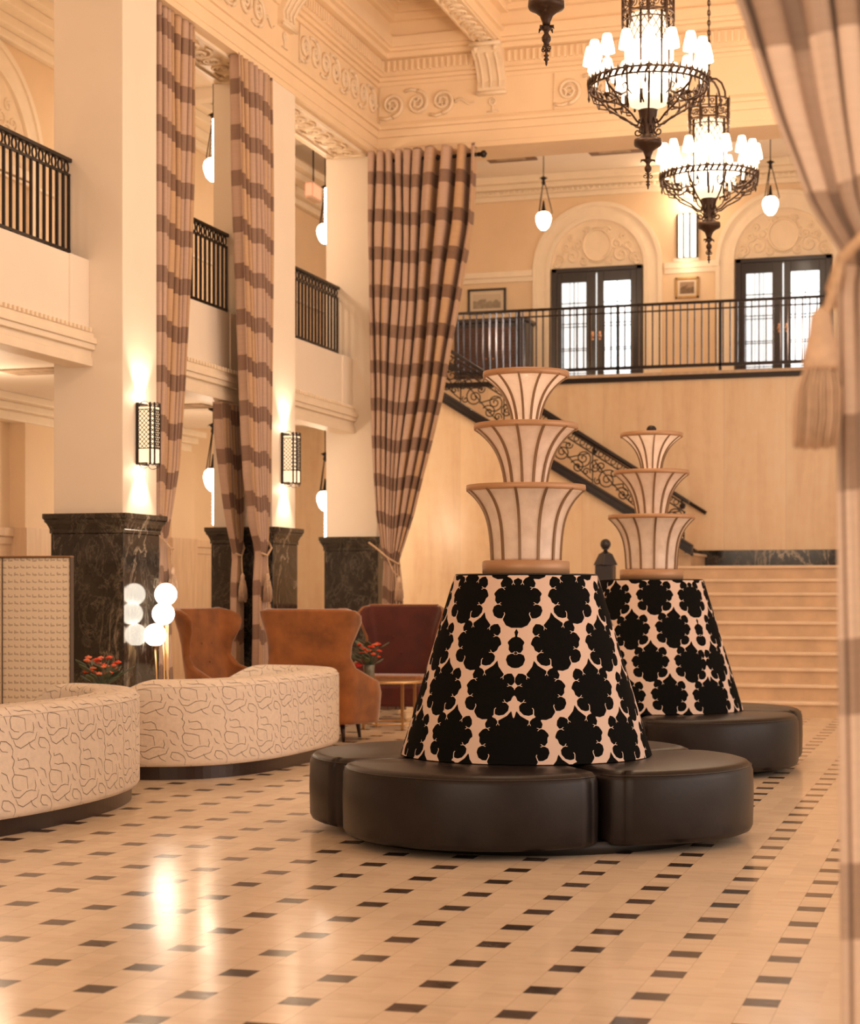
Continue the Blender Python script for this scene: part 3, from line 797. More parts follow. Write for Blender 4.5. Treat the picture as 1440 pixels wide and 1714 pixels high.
def blob_sdf(P):              # P (n,2) -> positive inside
    A = BLOB; B = np.roll(BLOB, -1, 0); n = len(P); best = np.full(n, 1e9); inside = np.zeros(n, bool)
    for a, b in zip(A, B):
        ab = b - a; t = np.clip(((P - a) @ ab) / (ab @ ab), 0, 1); d = np.linalg.norm(P - (a + t[:, None] * ab), axis=1)
        best = np.minimum(best, d)
        c = ((a[1] > P[:, 1]) != (b[1] > P[:, 1])); xi = (b[0] - a[0]) * (P[:, 1] - a[1]) / (b[1] - a[1] + 1e-12) + a[0]
        inside ^= c & (P[:, 0] < xi)
    return np.where(inside, best, -best)
def cone_back():
    nu, nv = 760, 190
    ph = np.linspace(-PI, PI, nu, endpoint=False); zs = np.linspace(CZ0, CZ1, nv)
    PH, ZZ = np.meshgrid(ph, zs); F2 = flat_of(PH.ravel(), ZZ.ravel())
    A = np.array([LAX, LAY]).T; ij = np.linalg.solve(A, (F2 - LATC).T).T
    val = np.full(len(F2), -1.0); i0 = np.floor(ij[:, 0]).astype(int); j0 = np.floor(ij[:, 1]).astype(int)
    cells = set()
    for di in (-1, 0, 1, 2):
        for dj in (-1, 0, 1, 2):
            i = i0 + di; j = j0 + dj; ok = (i + j) % 2 == 1
            C = LATC + i[:, None] * LAX + j[:, None] * LAY
            D = F2 - C; near_ = ok & (np.hypot(D[:, 0], D[:, 1]) < .21)
            if near_.any():
                val[near_] = np.maximum(val[near_], blob_sdf(D[near_]))
            cells |= set(zip(i[near_].tolist(), j[near_].tolist()))
    m = MB()
    V = np.stack([(CR0 - (CR0 - CR1) * (ZZ - CZ0) / (CZ1 - CZ0)) * np.sin(PH), -(CR0 - (CR0 - CR1) * (ZZ - CZ0) / (CZ1 - CZ0)) * np.cos(PH), ZZ], -1).reshape(-1, 3)
    m.v = [tuple(p) for p in V.tolist()]
    for j in range(nv - 1):
        for i in range(nu):
            i2 = (i + 1) % nu; m.f.append((j * nu + i, j * nu + i2, (j + 1) * nu + i2, (j + 1) * nu + i))
    m.f.append(tuple((nv - 1) * nu + i for i in range(nu)))
    m.m = [0] * len(m.f); m.sm = [True] * (len(m.f) - 1) + [False]
    # cream veins as narrow woven strokes on both mirrored halves
    def stroke(pts, wd, side):
        Q = []
        for x, y in pts:
            p, z = flat_inv(x, y)
            if not (CZ0 + .004 < z < CZ1 - .004) or p < -.002 or p > 2.4: return
            Q.append(Vector(cone_pt(side * p, z, .0012)))
        for k in range(len(Q) - 1):
            d = (Q[k + 1] - Q[k]).normalized(); nr = Vector((Q[k].x, Q[k].y, .3 * Q[k].xy.length)).normalized(); sd = d.cross(nr).normalized()
            w0 = wd * (1 - .35 * k / len(Q)); w1 = wd * (1 - .35 * (k + 1) / len(Q))
            m.add([Q[k] - sd * w0, Q[k] + sd * w0, Q[k + 1] + sd * w1, Q[k + 1] - sd * w1], [(0, 1, 2, 3)], 1)
    for (i, j) in cells:
        C = LATC + i * LAX + j * LAY
        for vi, (x, y, dx, dy) in enumerate(VEINS):
            L = math.hypot(dx, dy); dx, dy = dx / L, dy / L
            sx, sy = C[0] + x - dx * .008, C[1] + y - dy * .008; ex, ey = C[0] + x + dx * .013, C[1] + y + dy * .013
            for side in (-1, 1):
                if vi < 6:
                    stroke([(sx, sy), (ex, ey)], .0024, side)
                    for s_ in (-1, 1):
                        ang = math.atan2(dy, dx) + s_ * R(52)
                        stroke([(ex, ey), (ex + .007 * math.cos(ang), ey + .007 * math.sin(ang)), (ex + .014 * math.cos(ang - s_ * .3), ey + .014 * math.sin(ang - s_ * .3))], .0018, side)
                else:
                    sg = 1 if x > 0 else -1
                    stroke([(sx, sy), (ex, ey), (ex - sg * .001, ey + .008), (ex + sg * .005, ey + .016)], .0026, side)
    me = bpy.data.meshes.new('cone_back'); me.from_pydata(m.v, [], m.f)
    me.materials.append(M['medallion']); me.materials.append(M['medallion_cream'])
    me.polygons.foreach_set('material_index', m.m); me.polygons.foreach_set('use_smooth', m.sm)
    at = me.attributes.new('pattern', 'FLOAT', 'POINT'); full = np.full(len(me.vertices), -1.0, dtype=np.float32); full[:len(val)] = val
    at.data.foreach_set('value', full); me.update()
    return me
CONE = cone_back()
def seat_segment(a0, a1, rs=1.13, ra=1.36, ri=.55):
    # outline in plan, angles measured from the front (-y)
    N = 36; pts = []
    am = (a0 + a1) / 2; hw = (a1 - a0) / 2
    # circle through seam points and apex
    cx_ = rs * math.cos(hw); sy_ = rs * math.sin(hw); k = (ra * ra - rs * rs) / (2 * (ra - cx_)); rad = ra - k
    g = .012
    out = []
    ang = math.atan2(sy_, cx_ - k)
    for i in range(N + 1):
        t = -ang + 2 * ang * i / N; out.append((k + rad * math.cos(t), rad * math.sin(t)))
    inn = [(ri * math.cos(hw * (1 - 2 * i / 12)), ri * math.sin(hw * (1 - 2 * i / 12))) for i in range(13)]
    # pull the seam sides apart and round outer corners
    def shrink(p):
        x, y = p; a = math.atan2(y, x); lim = hw - g / max(.2, math.hypot(x, y)); a = max(-lim, min(lim, a)); r_ = math.hypot(x, y); return (r_ * math.cos(a), r_ * math.sin(a))
    out = [shrink(p) for p in out]
    c = .10
    def corner(p_out, side):
        P = Vector(out[0] if side < 0 else out[-1]); inner = Vector((ri * math.cos(hw), side * ri * math.sin(hw)))
        nxt = Vector(out[3] if side < 0 else out[-4])
        A = P + (inner - P).normalized() * c; B = P + (nxt - P).normalized() * c
        res = [((1 - t) ** 2 * A + 2 * t * (1 - t) * P + t * t * B) for t in [q / 7 for q in range(8)]]
        return [(v.x, v.y) for v in res]
    ca, cb = corner(None, -1), corner(None, 1)[::-1]
    body = [p for p in out if (Vector(p) - Vector(out[0])).length > c and (Vector(p) - Vector(out[-1])).length > c]
    poly = ca + body + cb + inn
    n = len(poly); P = [Vector(p) for p in poly]
    nr = []
    for i in range(n):
        t = (P[(i + 1) % n] - P[i - 1]); t = t.normalized() if t.length > 1e-7 else Vector((1, 0)); nr.append(Vector((t.y, -t.x)))
    m = MB(); V = []; F = []
    prof = [(.05, .035), (.060, .012), (.085, 0.0), (.25, -.004), (.395, 0.0), (.425, .010), (.446, .030), (.455, .060)]
    rot = am
    for z, d in prof:
        for i in range(n):
            q = P[i] - nr[i] * d; x, y = q.x, q.y      # x is radial outward at apex
            X_ = math.sin(rot) * x + math.cos(rot) * y; Y_ = -math.cos(rot) * x + math.sin(rot) * y
            V.append((X_, Y_, z))
    for k_ in range(len(prof) - 1):
        for i in range(n): F.append((k_ * n + i, k_ * n + (i + 1) % n, (k_ + 1) * n + (i + 1) % n, (k_ + 1) * n + i))
    m.add(V, F, 0, True)
    o = len(prof) * n - n; m.f.append(tuple(o + i for i in range(n))); m.m.append(0); m.sm.append(True)
    m.f.append(tuple(range(n))[::-1]); m.m.append(0); m.sm.append(False)
    seam = [V[4 * n + i] for i in range(len(ca) + len(body) + len(cb))]
    seam2 = [((p[0]), p[1], .428) for p in [V[5 * n + i] for i in range(len(ca) + len(body) + len(cb))]]
    return m, seam2
def ottoman(loc, label, seam0, cseam):
    t = thing('ottoman', label, 'ottoman', loc, yaw, 'round lobby ottomans')
    MB().lathe([(1.08, 0), (1.10, .02), (1.10, .07)], n=64).build('recessed_base', 'black', t)
    for k in range(4):
        a0 = seam0 + k * PI / 2
        m, seam = seat_segment(a0, a0 + PI / 2)
        o = m.build('seat_segment', 'leather', t)
        MB().tube(seam, .0028, 5).build('piping', 'leather_seam', o)
    c = bpy.data.objects.new('cone_back', CONE); col.objects.link(c); c.parent = t; c.rotation_euler = (0, 0, cseam); c['label'] = 'tapered back in black medallion fabric on cream'
    MB().lathe([(CR1 - .02, CZ1 + .002), (CR1 - .004, CZ1 + .004), (CR1 - .012, CZ1 + .011), (.01, CZ1 + .012)], n=64).build('top_disc', 'black', t)
    return t
def tier_lamp(loc, label, rot, finial):
    t = thing('tiered_lamp', label, 'lamp', loc, yaw + rot, 'tiered glass lamps')
    MB().lathe([(.255, 0), (.262, .004), (.262, .072), (.25, .08), (.20, .08)], n=64).build('base_ring', 'gold_rim', t)
    tiers = ((.08, .50, .205, .352, 'seeded_glass'), (.50, .868, .118, .306, 'seeded_glass'), (.868, 1.180, .072, .252, 'seeded_glass_bright'))
    for ti, (z0, z1, r0, r1, mk) in enumerate(tiers):
        H = z1 - z0
        def rr(t_): return r0 + (r1 - r0) * (.10 * t_ + .16 * t_ ** 2 + .74 * t_ ** 4.2) if ti == 0 else r0 + (r1 - r0) * (.20 * t_ + .28 * t_ ** 2 + .52 * t_ ** 4)
        N = 26; prof = [(rr(k / N), z0 + H * k / N * (1 if k < N else 1)) for k in range(N + 1)]
        sh = MB().lathe(prof, n=72, cap=False).build('glass_shade', mk, t)
        so = sh.modifiers.new('thick', 'SOLIDIFY'); so.thickness = .006
        MB().lathe([(r1 - .012, z1 - .006), (r1 + .005, z1 - .006), (r1 + .007, z1 + .012), (r1 + .005, z1 + .030), (r1 - .012, z1 + .030), (r1 - .012, z1 - .006)], n=80, cap=False).build('rim', 'gold_rim', t)
        for k in range(12):
            a = 2 * PI * (k + .5) / 12; m = MB(); V = []; F = []
            for q in range(N + 1):
                r_, z = prof[q]; w_ = .0075 if ti < 2 else .006
                for (dr, s_) in ((-.002, -1), (.011, -1), (.011, 1), (-.002, 1)):
                    V.append(((r_ + dr) * math.cos(a) - s_ * w_ * math.sin(a), (r_ + dr) * math.sin(a) + s_ * w_ * math.cos(a), z))
            for q in range(N):
                for s_ in range(4): F.append((q * 4 + s_, q * 4 + (s_ + 1) % 4, q * 4 + 4 + (s_ + 1) % 4, q * 4 + 4 + s_))
            m.add(V, F).build('rib', 'rib', t)
        plight(t, (0, 0, z0 + H * .85), 1.2 if ti < 2 else 3.0, .04)
    if finial: MB().tube([(0, 0, .9), (0, 0, 1.22)], .012).ball((0, 0, 1.235), .042, 20).build('finial', 'iron', t)
    return t
# position along the hall axis
ottoman((OX, 10.44, 0), 'round lobed dark leather ottoman with black-and-cream cone back, nearest the camera', -R(71), -.157)
ottoman((OX, 14.74, 0), 'round lobed dark leather ottoman farther back, partly hidden behind the nearer one', -R(104), .64)
tier_lamp((OX, 10.44, CZ1 + .012), 'three-tiered fluted glass lamp on the nearer ottoman cone', R(2), False)
tier_lamp((OX, 14.74, CZ1 + .012), 'three-tiered fluted glass lamp with black ball finial on the farther ottoman', R(14), True)

# ------------------------------------------------------------------ curved sofas
SQ = [[(.02, .22), (.03, .25), (.06, .27), (.11, .275), (.16, .272), (.20, .282)],
      [(.115, .155), (.125, .225), (.17, .238), (.235, .248), (.255, .225), (.245, .175), (.215, .155), (.175, .150)],
      [(.10, .275), (.112, .318), (.14, .335), (.205, .328)],
      [(.01, .14), (.03, .095), (.085, .078), (.16, .052), (.205, .070), (.225, .105)],
      [(.04, .135), (.085, .145), (.13, .140), (.19, .108), (.235, .115), (.262, .160)],
      [(.235, .0), (.228, .045), (.245, .075), (.285, .100), (.330, .105), (.342, .070), (.318, .045), (.270, .038)],
      [(.05, .20), (.04, .165), (.05, .14)], [(.235, .248), (.25, .29), (.235, .33), (.26, .36)], [(.28, .20), (.30, .25), (.345, .27)], [(.20, .328), (.205, .345)],
      [(.03, .035), (.07, .055), (.09, .085)], [(.30, .155), (.33, .17), (.345, .20)]]
TW, TH_ = .345, .345
def sofa(label, cx, cy, ax, ay, n, t0, t1, H=.755, thick=.34):
    t = thing('curved_sofa', label, 'sofa', (cx, cy, 0), 0, 'curved cream sofas')
    NT = 160
    def outer(a):
        c, s_ = math.cos(a), math.sin(a)
        return Vector((ax * math.copysign(abs(c) ** (2 / n), c), ay * math.copysign(abs(s_) ** (2 / n), s_)))
    raw = [outer(t0 + (t1 - t0) * k / 1200) for k in range(1201)]
    L = [0]
    for a, b in zip(raw[:-1], raw[1:]): L.append(L[-1] + (b - a).length)
    TL = L[-1]; La = np.array(L); RX = np.array([p.x for p in raw]); RY = np.array([p.y for p in raw])
    def at(s_):
        s_ = min(max(s_, 0), TL); x, y = float(np.interp(s_, La, RX)), float(np.interp(s_, La, RY))
        e = .05; a = max(s_ - e, 0); b = min(s_ + e, TL)
        d = Vector((float(np.interp(b, La, RX) - np.interp(a, La, RX)), float(np.interp(b, La, RY) - np.interp(a, La, RY)))).normalized()
        return Vector((x, y)), Vector((d.y, -d.x))      # outward normal (counter-clockwise travel)
    # section: (inset, z)
    sec = [(.05, .10), (.015, .105), (.0, .13), (-.0, .40), (.0, .62), (.0, .68), (.006, .705), (.022, .735), (.05, .75), (.10, H), (thick - .10, H), (thick - .04, .745), (thick - .005, .715), (thick, .66), (thick + .01, .40), (thick - .02, .12)]
    sl = [0]
    for a, b in zip(sec[:-1], sec[1:]): sl.append(sl[-1] + math.hypot(a[0] - b[0], a[1] - b[1]))
    sla = np.array(sl); SI = np.array([a[0] for a in sec]); SZ = np.array([a[1] for a in sec])
    re = .20
    def surf(s_, u, off=0):
        i, z = float(np.interp(u, sla, SI)), float(np.interp(u, sla, SZ))
        e = min(s_, TL - s_); hk = min(1, max(0, (e + .05) / .60)); hk = .66 + .34 * (hk * hk * (3 - 2 * hk)); z = .10 + (z - .10) * hk; k = math.sqrt(max(0.0, 1 - (1 - min(e / re, 1)) ** 2)) if e < re else 1.0
        mid = thick / 2; i2 = mid + (i - mid) * max(k, .02)
        if off:
            i_a, z_a = float(np.interp(u - .01, sla, SI)), float(np.interp(u - .01, sla, SZ)); i_b, z_b = float(np.interp(u + .01, sla, SI)), float(np.interp(u + .01, sla, SZ))
            dn = Vector((i_b - i_a, z_b - z_a)).normalized(); i2 += -dn.y * off; z += dn.x * off
        p, nn = at(s_); q = p - nn * i2; return (q.x, q.y, z)
    m = MB(); smp = [re * (1 - math.cos(k / 10 * PI / 2)) for k in range(10)]; mids = list(np.linspace(re, TL - re, 110)); ss = smp + mids + [TL - x for x in smp[::-1]]
    us = []
    for a, b in zip(sl[:-1], sl[1:]):
        k = max(1, int((b - a) / .03)); us += [a + (b - a) * q / k for q in range(k)]
    us.append(sl[-1]); nu = len(ss); nv = len(us)
    V = [surf(a, u) for u in us for a in ss]
    F = [(j * nu + i, j * nu + i + 1, (j + 1) * nu + i + 1, (j + 1) * nu + i) for j in range(nv - 1) for i in range(nu - 1)]
    F += [tuple(j * nu for j in range(nv)), tuple(j * nu + nu - 1 for j in range(nv))[::-1]]
    m.add(V, F, 0, True)
    # printed line motif on outer face and top
    def stroke(pts, wd):
        P = []
        for (a, u) in pts:
            if a < .03 or a > TL - .03 or u < .02 or u > sla[14]: return
            P.append((a, u))
        Q = []
        for (a, u), (b, v_) in zip(P[:-1], P[1:]):
            for q in range(3): Q.append((a + (b - a) * q / 3, u + (v_ - u) * q / 3))
        Q.append(P[-1])
        W = [Vector(surf(a, u, .0015)) for a, u in Q]
        for k in range(len(W) - 1):
            d = (W[k + 1] - W[k]); 
            if d.length < 1e-6: continue
            d.normalize(); c0 = Q[k]; e = .004; nrm = (Vector(surf(c0[0] + e, c0[1])) - Vector(surf(c0[0] - e, c0[1]))).cross(Vector(surf(c0[0], c0[1] + e)) - Vector(surf(c0[0], c0[1] - e))).normalized()
            sd = d.cross(nrm).normalized(); f = math.sin(PI * (k + .7) / (len(W) + .4)) ; wa = wd * (.55 + .45 * f)
            m.add([W[k] - sd * wa, W[k] + sd * wa, W[k + 1] + sd * wa, W[k + 1] - sd * wa], [(0, 1, 2, 3)], 1)
    for i in range(-1, int(TL / TW) + 2):
        for j in range(-1, 5):
            for line in SQ:
                pts = [(TL - (i * TW + x + (.02 * j)), .045 + j * TH_ + y) for x, y in line]
                stroke(pts, .0018)
    bk = m.build('backrest', ['boucle', 'squiggle'], t)
    pi_ = [surf(a, sla[6], .001) for a in np.linspace(.12, TL - .12, 120)]
    MB().tube(pi_, .004, 6).build('piping', 'boucle', bk)
    # base, seat
    def ring(i0, i1, z0, z1, e=.12, k=70):
        mm = MB(); S = np.linspace(e, TL - e, k); V = []
        for s_ in S:
            p, nn = at(float(s_))
            for (i, z) in ((i0, z0), (i0, z1), (i1, z1), (i1, z0)): q = p - nn * i; V.append((q.x, q.y, z))
        F = []
        for q in range(k - 1):
            for c_ in range(4): F.append((q * 4 + c_, q * 4 + 4 + c_, q * 4 + 4 + (c_ + 1) % 4, q * 4 + (c_ + 1) % 4))
        F += [(0, 1, 2, 3), ((k - 1) * 4 + 3, (k - 1) * 4 + 2, (k - 1) * 4 + 1, (k - 1) * 4)]
        return mm.add(V, F)
    ring(.055, .72, .0, .105, .10).build('plinth', 'plinth_dark', t)
    ring(thick - .03, .80, .10, .43, .14).build('seat_cushion', 'boucle', t, .04)
    return t
sofa('curved cream sofa with thin dark line pattern, at the left edge nearest the camera', -6.5, 10.0, 1.185, 1.97, 2.15, R(-62), R(108))
sofa('curved cream sofa with thin dark line pattern, farther back in front of the column', -6.52, 13.9, 1.21, 1.64, 3.0, R(-90), R(99))

# ------------------------------------------------------------------ tall booth back
bt = thing('booth_settee', 'tall cream patterned booth back at the left edge in front of the column', 'booth', (-6.72, 12.42, 0), R(6))
MB().box(-1.75, 0, 0, .05, .10, 1.69).build('back_panel', 'booth', bt, .012)
MB().box(-1.75, .012, -.012, .062, 1.69, 1.706).build('top_trim', 'wood_trim', bt, .008)
MB().box(.0, .010, -.005, .055, .10, 1.70).build('edge_trim', 'squiggle', bt)
MB().box(-.56, -.552, -.006, .0, .10, 1.69).build('seam', 'squiggle', bt)
MB().box(-1.7, -.03, .005, .045, 0, .10).build('plinth', 'plinth_dark', bt)

# ------------------------------------------------------------------ wing chairs
def wing_chair(loc, rz, label, vm, group, vm2=None):
    vm2 = vm2 or vm
    t = thing('wing_chair', label, 'armchair', loc, rz, group)     # local: faces +y
    Z = [.17, .30, .45, .56, .62, .70, .80, .92, 1.04, 1.14, 1.20, 1.245, 1.265]
    HL = [.86, .88, .90, .86, .70, .50, .43, .46, .55, .61, .60, .52, .40]     # half length of the wrap at each height
    BW = [.27, .28, .29, .295, .295, .285, .275, .27, .285, .31, .325, .33, .33]   # half width of the straight back
    LE = [.0, .0, -.01, -.02, -.03, -.05, -.07, -.09, -.11, -.13, -.14, -.15, -.155]      # backward lean
    def path(s_, k):
        z = float(np.interp(k, range(len(Z)), Z)); hl = float(np.interp(z, Z, HL)); bw = float(np.interp(z, Z, BW)); le = float(np.interp(z, Z, LE))
        d = abs(s_) * hl; sg = 1 if s_ >= 0 else -1
        rc = .12; fl = R(70)      # side wings open outward
        if d <= bw - .0: x, y = d, .0
        elif d <= bw + rc * fl:
            a = (d - bw) / rc; x = bw + rc * math.sin(a); y = rc * (1 - math.cos(a))
        else:
            e = d - bw - rc * fl; x = bw + rc * math.sin(fl) + e * math.cos(fl); y = rc * (1 - math.cos(fl)) + e * math.sin(fl)
        return Vector((sg * x, y - .34 + le, z))
    nu, nk = 61, 49
    def surf(i, j): return path(-1 + 2 * i / (nu - 1), j / (nk - 1) * (len(Z) - 1))
    P = [[surf(i, j) for i in range(nu)] for j in range(nk)]
    m = MB(); V = []; F = []
    th = .035
    for sgn in (1, -1):
        for j in range(nk):
            for i in range(nu):
                a = P[j][min(i + 1, nu - 1)] - P[j][max(i - 1, 0)]; b = P[min(j + 1, nk - 1)][i] - P[max(j - 1, 0)][i]
                n_ = a.cross(b).normalized(); e = min(i, nu - 1 - i, (nk - 1 - j)) ; tf = th * min(1, .35 + .25 * e)
                V.append(P[j][i] + n_ * tf * sgn)
    N = nu * nk
    for j in range(nk - 1):
        for i in range(nu - 1):
            q = (j * nu + i, j * nu + i + 1, (j + 1) * nu + i + 1, (j + 1) * nu + i); F.append(q); F.append(tuple(N + x for x in q[::-1]))
    bd = [i for i in range(nu)] + [j * nu + nu - 1 for j in range(1, nk)] + [(nk - 1) * nu + i for i in range(nu - 2, -1, -1)] + [j * nu for j in range(nk - 2, 0, -1)]
    for a, b in zip(bd, bd[1:] + bd[:1]): F.append((b, a, N + a, N + b))
    m.add(V, F, 0, True); m.build('backrest', vm, t)
    # seat frame and cushion
    pl = [(-.36, -.30), (.36, -.30), (.40, .0), (.38, .28), (.30, .34), (-.30, .34), (-.38, .28), (-.40, .0)]
    def pad(z0, z1, sc_, name, bev):
        mm = MB(); mm.prism([(x * sc_, y * sc_) for x, y in pl], lambda a, b, d: (a, b, d), z0, z1, sm=False); return mm.build(name, vm2, t, bev)
    keep = vm2; vm2 = vm
    pad(.17, .40, 1.0, 'seat_frame', .03); vm2 = keep; pad(.40, .51, .90, 'seat_cushion', .045)
    if vm2 != vm: MB().tube([P[nk - 1][i] + Vector((0, 0, .012)) for i in range(0, nu, 2)], .012, 6).tube([P[j][0] + Vector((0, .012, 0)) for j in range(0, nk, 2)], .014, 6).tube([P[j][nu - 1] + Vector((0, .012, 0)) for j in range(0, nk, 2)], .014, 6).build('piping', vm2, t)
    for sx in (-1, 1):
        for sy in (-1, 1):
            x, y = sx * .30, .27 if sy > 0 else -.27
            MB().tube([(x, y, .18), (x * 1.06, y * 1.08, 0)], [.026, .015], 10).build('leg', 'leg_dark', t)
    MB().ball((-.08, -.355, .92), .014, 8, sz=.6).ball((.10, -.355, .92), .014, 8).ball((0, -.325, .74), .014, 8).build('tufting_buttons', vm, t)
    return t
wing_chair((-6.12, 16.32, 0), R(4), 'orange velvet wing chair seen from behind, centre of the seating group', 'velvet_orange', None)
wing_chair((-6.97, 16.30, 0), R(-98), 'orange velvet wing chair turned sideways with its golden inner back showing', 'velvet_orange', None)
wing_chair((-6.20, 18.95, 0), R(180 + 8), 'dark red wing chair facing the camera beside the near ottoman', 'velvet_red', None, 'velvet_orange')

# side table between chairs
tb = thing('side_table', 'round brass-legged side table between the orange and red wing chairs', 'table', (-5.92, 17.85, 0))
MB().lathe([(.34, .475), (.35, .48), (.35, .50), (.34, .505), (.30, .505)], n=48).build('tabletop', 'brass', tb)
for k in range(4):
    a = PI / 4 + k * PI / 2; MB().box(-.014, .014, -.014, .014, 0, .48).build('leg', 'brass', tb).location = (.30 * math.cos(a), .30 * math.sin(a), 0)
MB().tube([(.30 * math.cos(a), .30 * math.sin(a), .06) for a in [2 * PI * k / 32 for k in range(32)]], .009, 6, True).build('lower_ring', 'brass', tb)
t2 = thing('side_table', 'small low table behind the far cream sofa holding red flowers', 'table', (-6.82, 13.15, 0))
MB().lathe([(.16, .50), (.17, .51), (.17, .525), (.02, .525)], n=32).build('tabletop', 'brass', t2)
MB().tube([(0, 0, .02), (0, 0, .51)], .018, 10).build('leg', 'brass', t2); MB().lathe([(.13, 0), (.13, .015), (.02, .03)], n=32).build('foot', 'brass', t2)
def flowers(loc, label, spread, hgt, seed, rose):
    g = random.Random(seed); t = thing('flower_vase', label, 'flowers', loc)
    MB().lathe([(.055, 0), (.06, .005), (.056, .10), (.062, .16), (.058, .16), (.052, .02), (.0, .01)], n=28, cap=False).build('vase', 'glass_vase', t)
    def blossom(p, r_, key, nm='flower'):
        m = MB()
        for k in range(6):
            a = 2 * PI * k / 6 + g.random(); q = Vector(p) + Vector((math.cos(a), math.sin(a), .2 + .3 * g.random())) * r_ * .55; m.ball(q, r_ * .55, 8, sz=.6)
        m.ball(Vector(p) + Vector((0, 0, r_ * .4)), r_ * .45, 8); m.build(nm, key, t)
    for k in range(26):
        a = g.random() * 2 * PI; rr = spread * math.sqrt(g.random()); p = (rr * math.cos(a), rr * math.sin(a), .16 + hgt * (.35 + .65 * g.random()))
        st_ = MB().tube([(0, 0, .05), (p[0] * .4, p[1] * .4, p[2] * .6), p], .003, 5).build('stem', 'leaf', t)
        blossom(p, .019 + .009 * g.random(), 'flower_red' if g.random() < .5 else 'flower_orange')
    if rose: blossom((-.09, -.09, .15), .042, 'rose', 'rose')
    for k in range(16):
        a = g.random() * 2 * PI; rr = spread * (.7 + .7 * g.random()); c = Vector((rr * math.cos(a), rr * math.sin(a), .17 + hgt * g.random() * 1.15)); d = Vector((math.cos(a), math.sin(a), .6)).normalized(); s_ = d.cross(Vector((0, 0, 1))).normalized(); L = .05 + .03 * g.random()
        m = MB(); up = s_.cross(d) * .004
        pts = [c - d * L, c - d * L * .3 + s_ * L * .5, c + d * L * .5 + s_ * L * .4, c + d * L, c + d * L * .5 - s_ * L * .4, c - d * L * .3 - s_ * L * .5]
        m.add([p + up for p in pts] + [p - up for p in pts], [(0, 1, 2, 3, 4, 5), (11, 10, 9, 8, 7, 6)] + [(i, (i + 1) % 6 + 0, (i + 1) % 6 + 6, i + 6) for i in range(6)])
        m.tube([(0, 0, .1), c - d * L], .002, 4); m.build('leaf', 'leaf', t)
    return t
flowers((-6.10, 17.72, .505), 'clear vase of red and coral flowers on the brass side table', .13, .22, 3, True)
flowers((-6.82, 13.15, .525), 'bunch of red flowers with green leaves showing above the sofa backs', .15, .21, 5, False)

# globe floor lamp
gl = thing('globe_lamp', 'brass floor lamp with three glowing white globes beside the marble plinth', 'lamp', (-6.83, 14.33, 0))
MB().lathe([(.085, 0), (.085, .02), (.02, .03)], n=40).build('base', 'brass', gl)
MB().tube([(-.09, 0, .56), (.13, .02, .56)], .006, 6).build('crossbar', 'brass', gl)
for (x, y, z) in ((0.0, 0.03, 1.405), (.0, -.02, 1.235), (-.06, -.06, 1.05)):
    MB().tube([(x * .6 + .02, y, .02), (x, y, z - .09)], .008, 8).build('rod', 'brass', gl)
    g = MB().ball((x, y, z), .098, 28).build('globe', 'lamp_globe', gl); 
    MB().lathe([(.03, -.10), (.035, -.085), (.03, -.08)], (x, y, z), 16).build('globe_collar', 'brass', g)
    plight(gl, (x + .13, y - .04, z), E_GLOBE, .08)
MB().tube([(.035, .0, .02), (.035, 0, 1.14)], .006, 8).tube([(.02, .05, .02), (.0, .04, 1.3)], .006, 8).build('rod', 'brass', gl)

# ------------------------------------------------------------------ curtains
def curtain(name, label, org, e, nrm, levels, nf, W, mk, group=None, seed=1, nz=150, nu=None, zo=0.0):
    """levels: (z, left, right, fold depth) from the top down; s runs along e, folds along nrm."""
    g = random.Random(seed); nu = nu or nf * 14
    lz = [-l[0] for l in levels]; e = Vector(e); nv = Vector(nrm)
    jit = [g.uniform(.6, 1.35) for _ in range(nf + 2)]; ph = [g.uniform(-.35, .35) for _ in range(nf + 2)]
    cum = [0]
    for k in range(nf): cum.append(cum[-1] + jit[k])
    cum = [c / cum[-1] for c in cum]
    z0, z1 = levels[0][0], levels[-1][0]
    V = []; UV = []
    for j in range(nz):
        z = z0 + (z1 - z0) * j / (nz - 1)
        l = float(np.interp(-z, lz, [q[1] for q in levels])); r_ = float(np.interp(-z, lz, [q[2] for q in levels])); a = float(np.interp(-z, lz, [q[3] for q in levels]))
        for i in range(nu + 1):
            u = i / nu; k = min(nf - 1, max(0, int(np.searchsorted(cum, u, side='right')) - 1)); f = (u - cum[k]) / (cum[k + 1] - cum[k])
            wv = math.cos(2 * PI * f); wv = math.copysign(abs(wv) ** .75, wv)
            amp = a * (.75 + .35 * jit[k]); w2 = (r_ - l) / nf
            so = .16 * w2 * math.sin(4 * PI * f) + .02 * math.sin(z * 2.1 + k) * min(1, w2 * 6)
            s_ = l + (r_ - l) * u + so * (1 if 0 < u < 1 else 0)
            p = Vector(org) + e * s_ + nv * (amp * wv + .010 * math.sin(z * 1.3 + k * 2)); p.z = z
            V.append(p); UV.append((u * W, z + zo + .025 * math.sin(9 * u + seed) + .05 * (u - .5)))
    F = [(j * (nu + 1) + i, j * (nu + 1) + i + 1, (j + 1) * (nu + 1) + i + 1, (j + 1) * (nu + 1) + i) for j in range(nz - 1) for i in range(nu)]
    t = thing(name, label, 'curtain', (0, 0, 0), 0, group)
    o = MB().add(V, F, 0, True).build('cloth', mk, t, uv=UV)
    so = o.modifiers.new('thick', 'SOLIDIFY'); so.thickness = .006; so.offset = 0
    return t
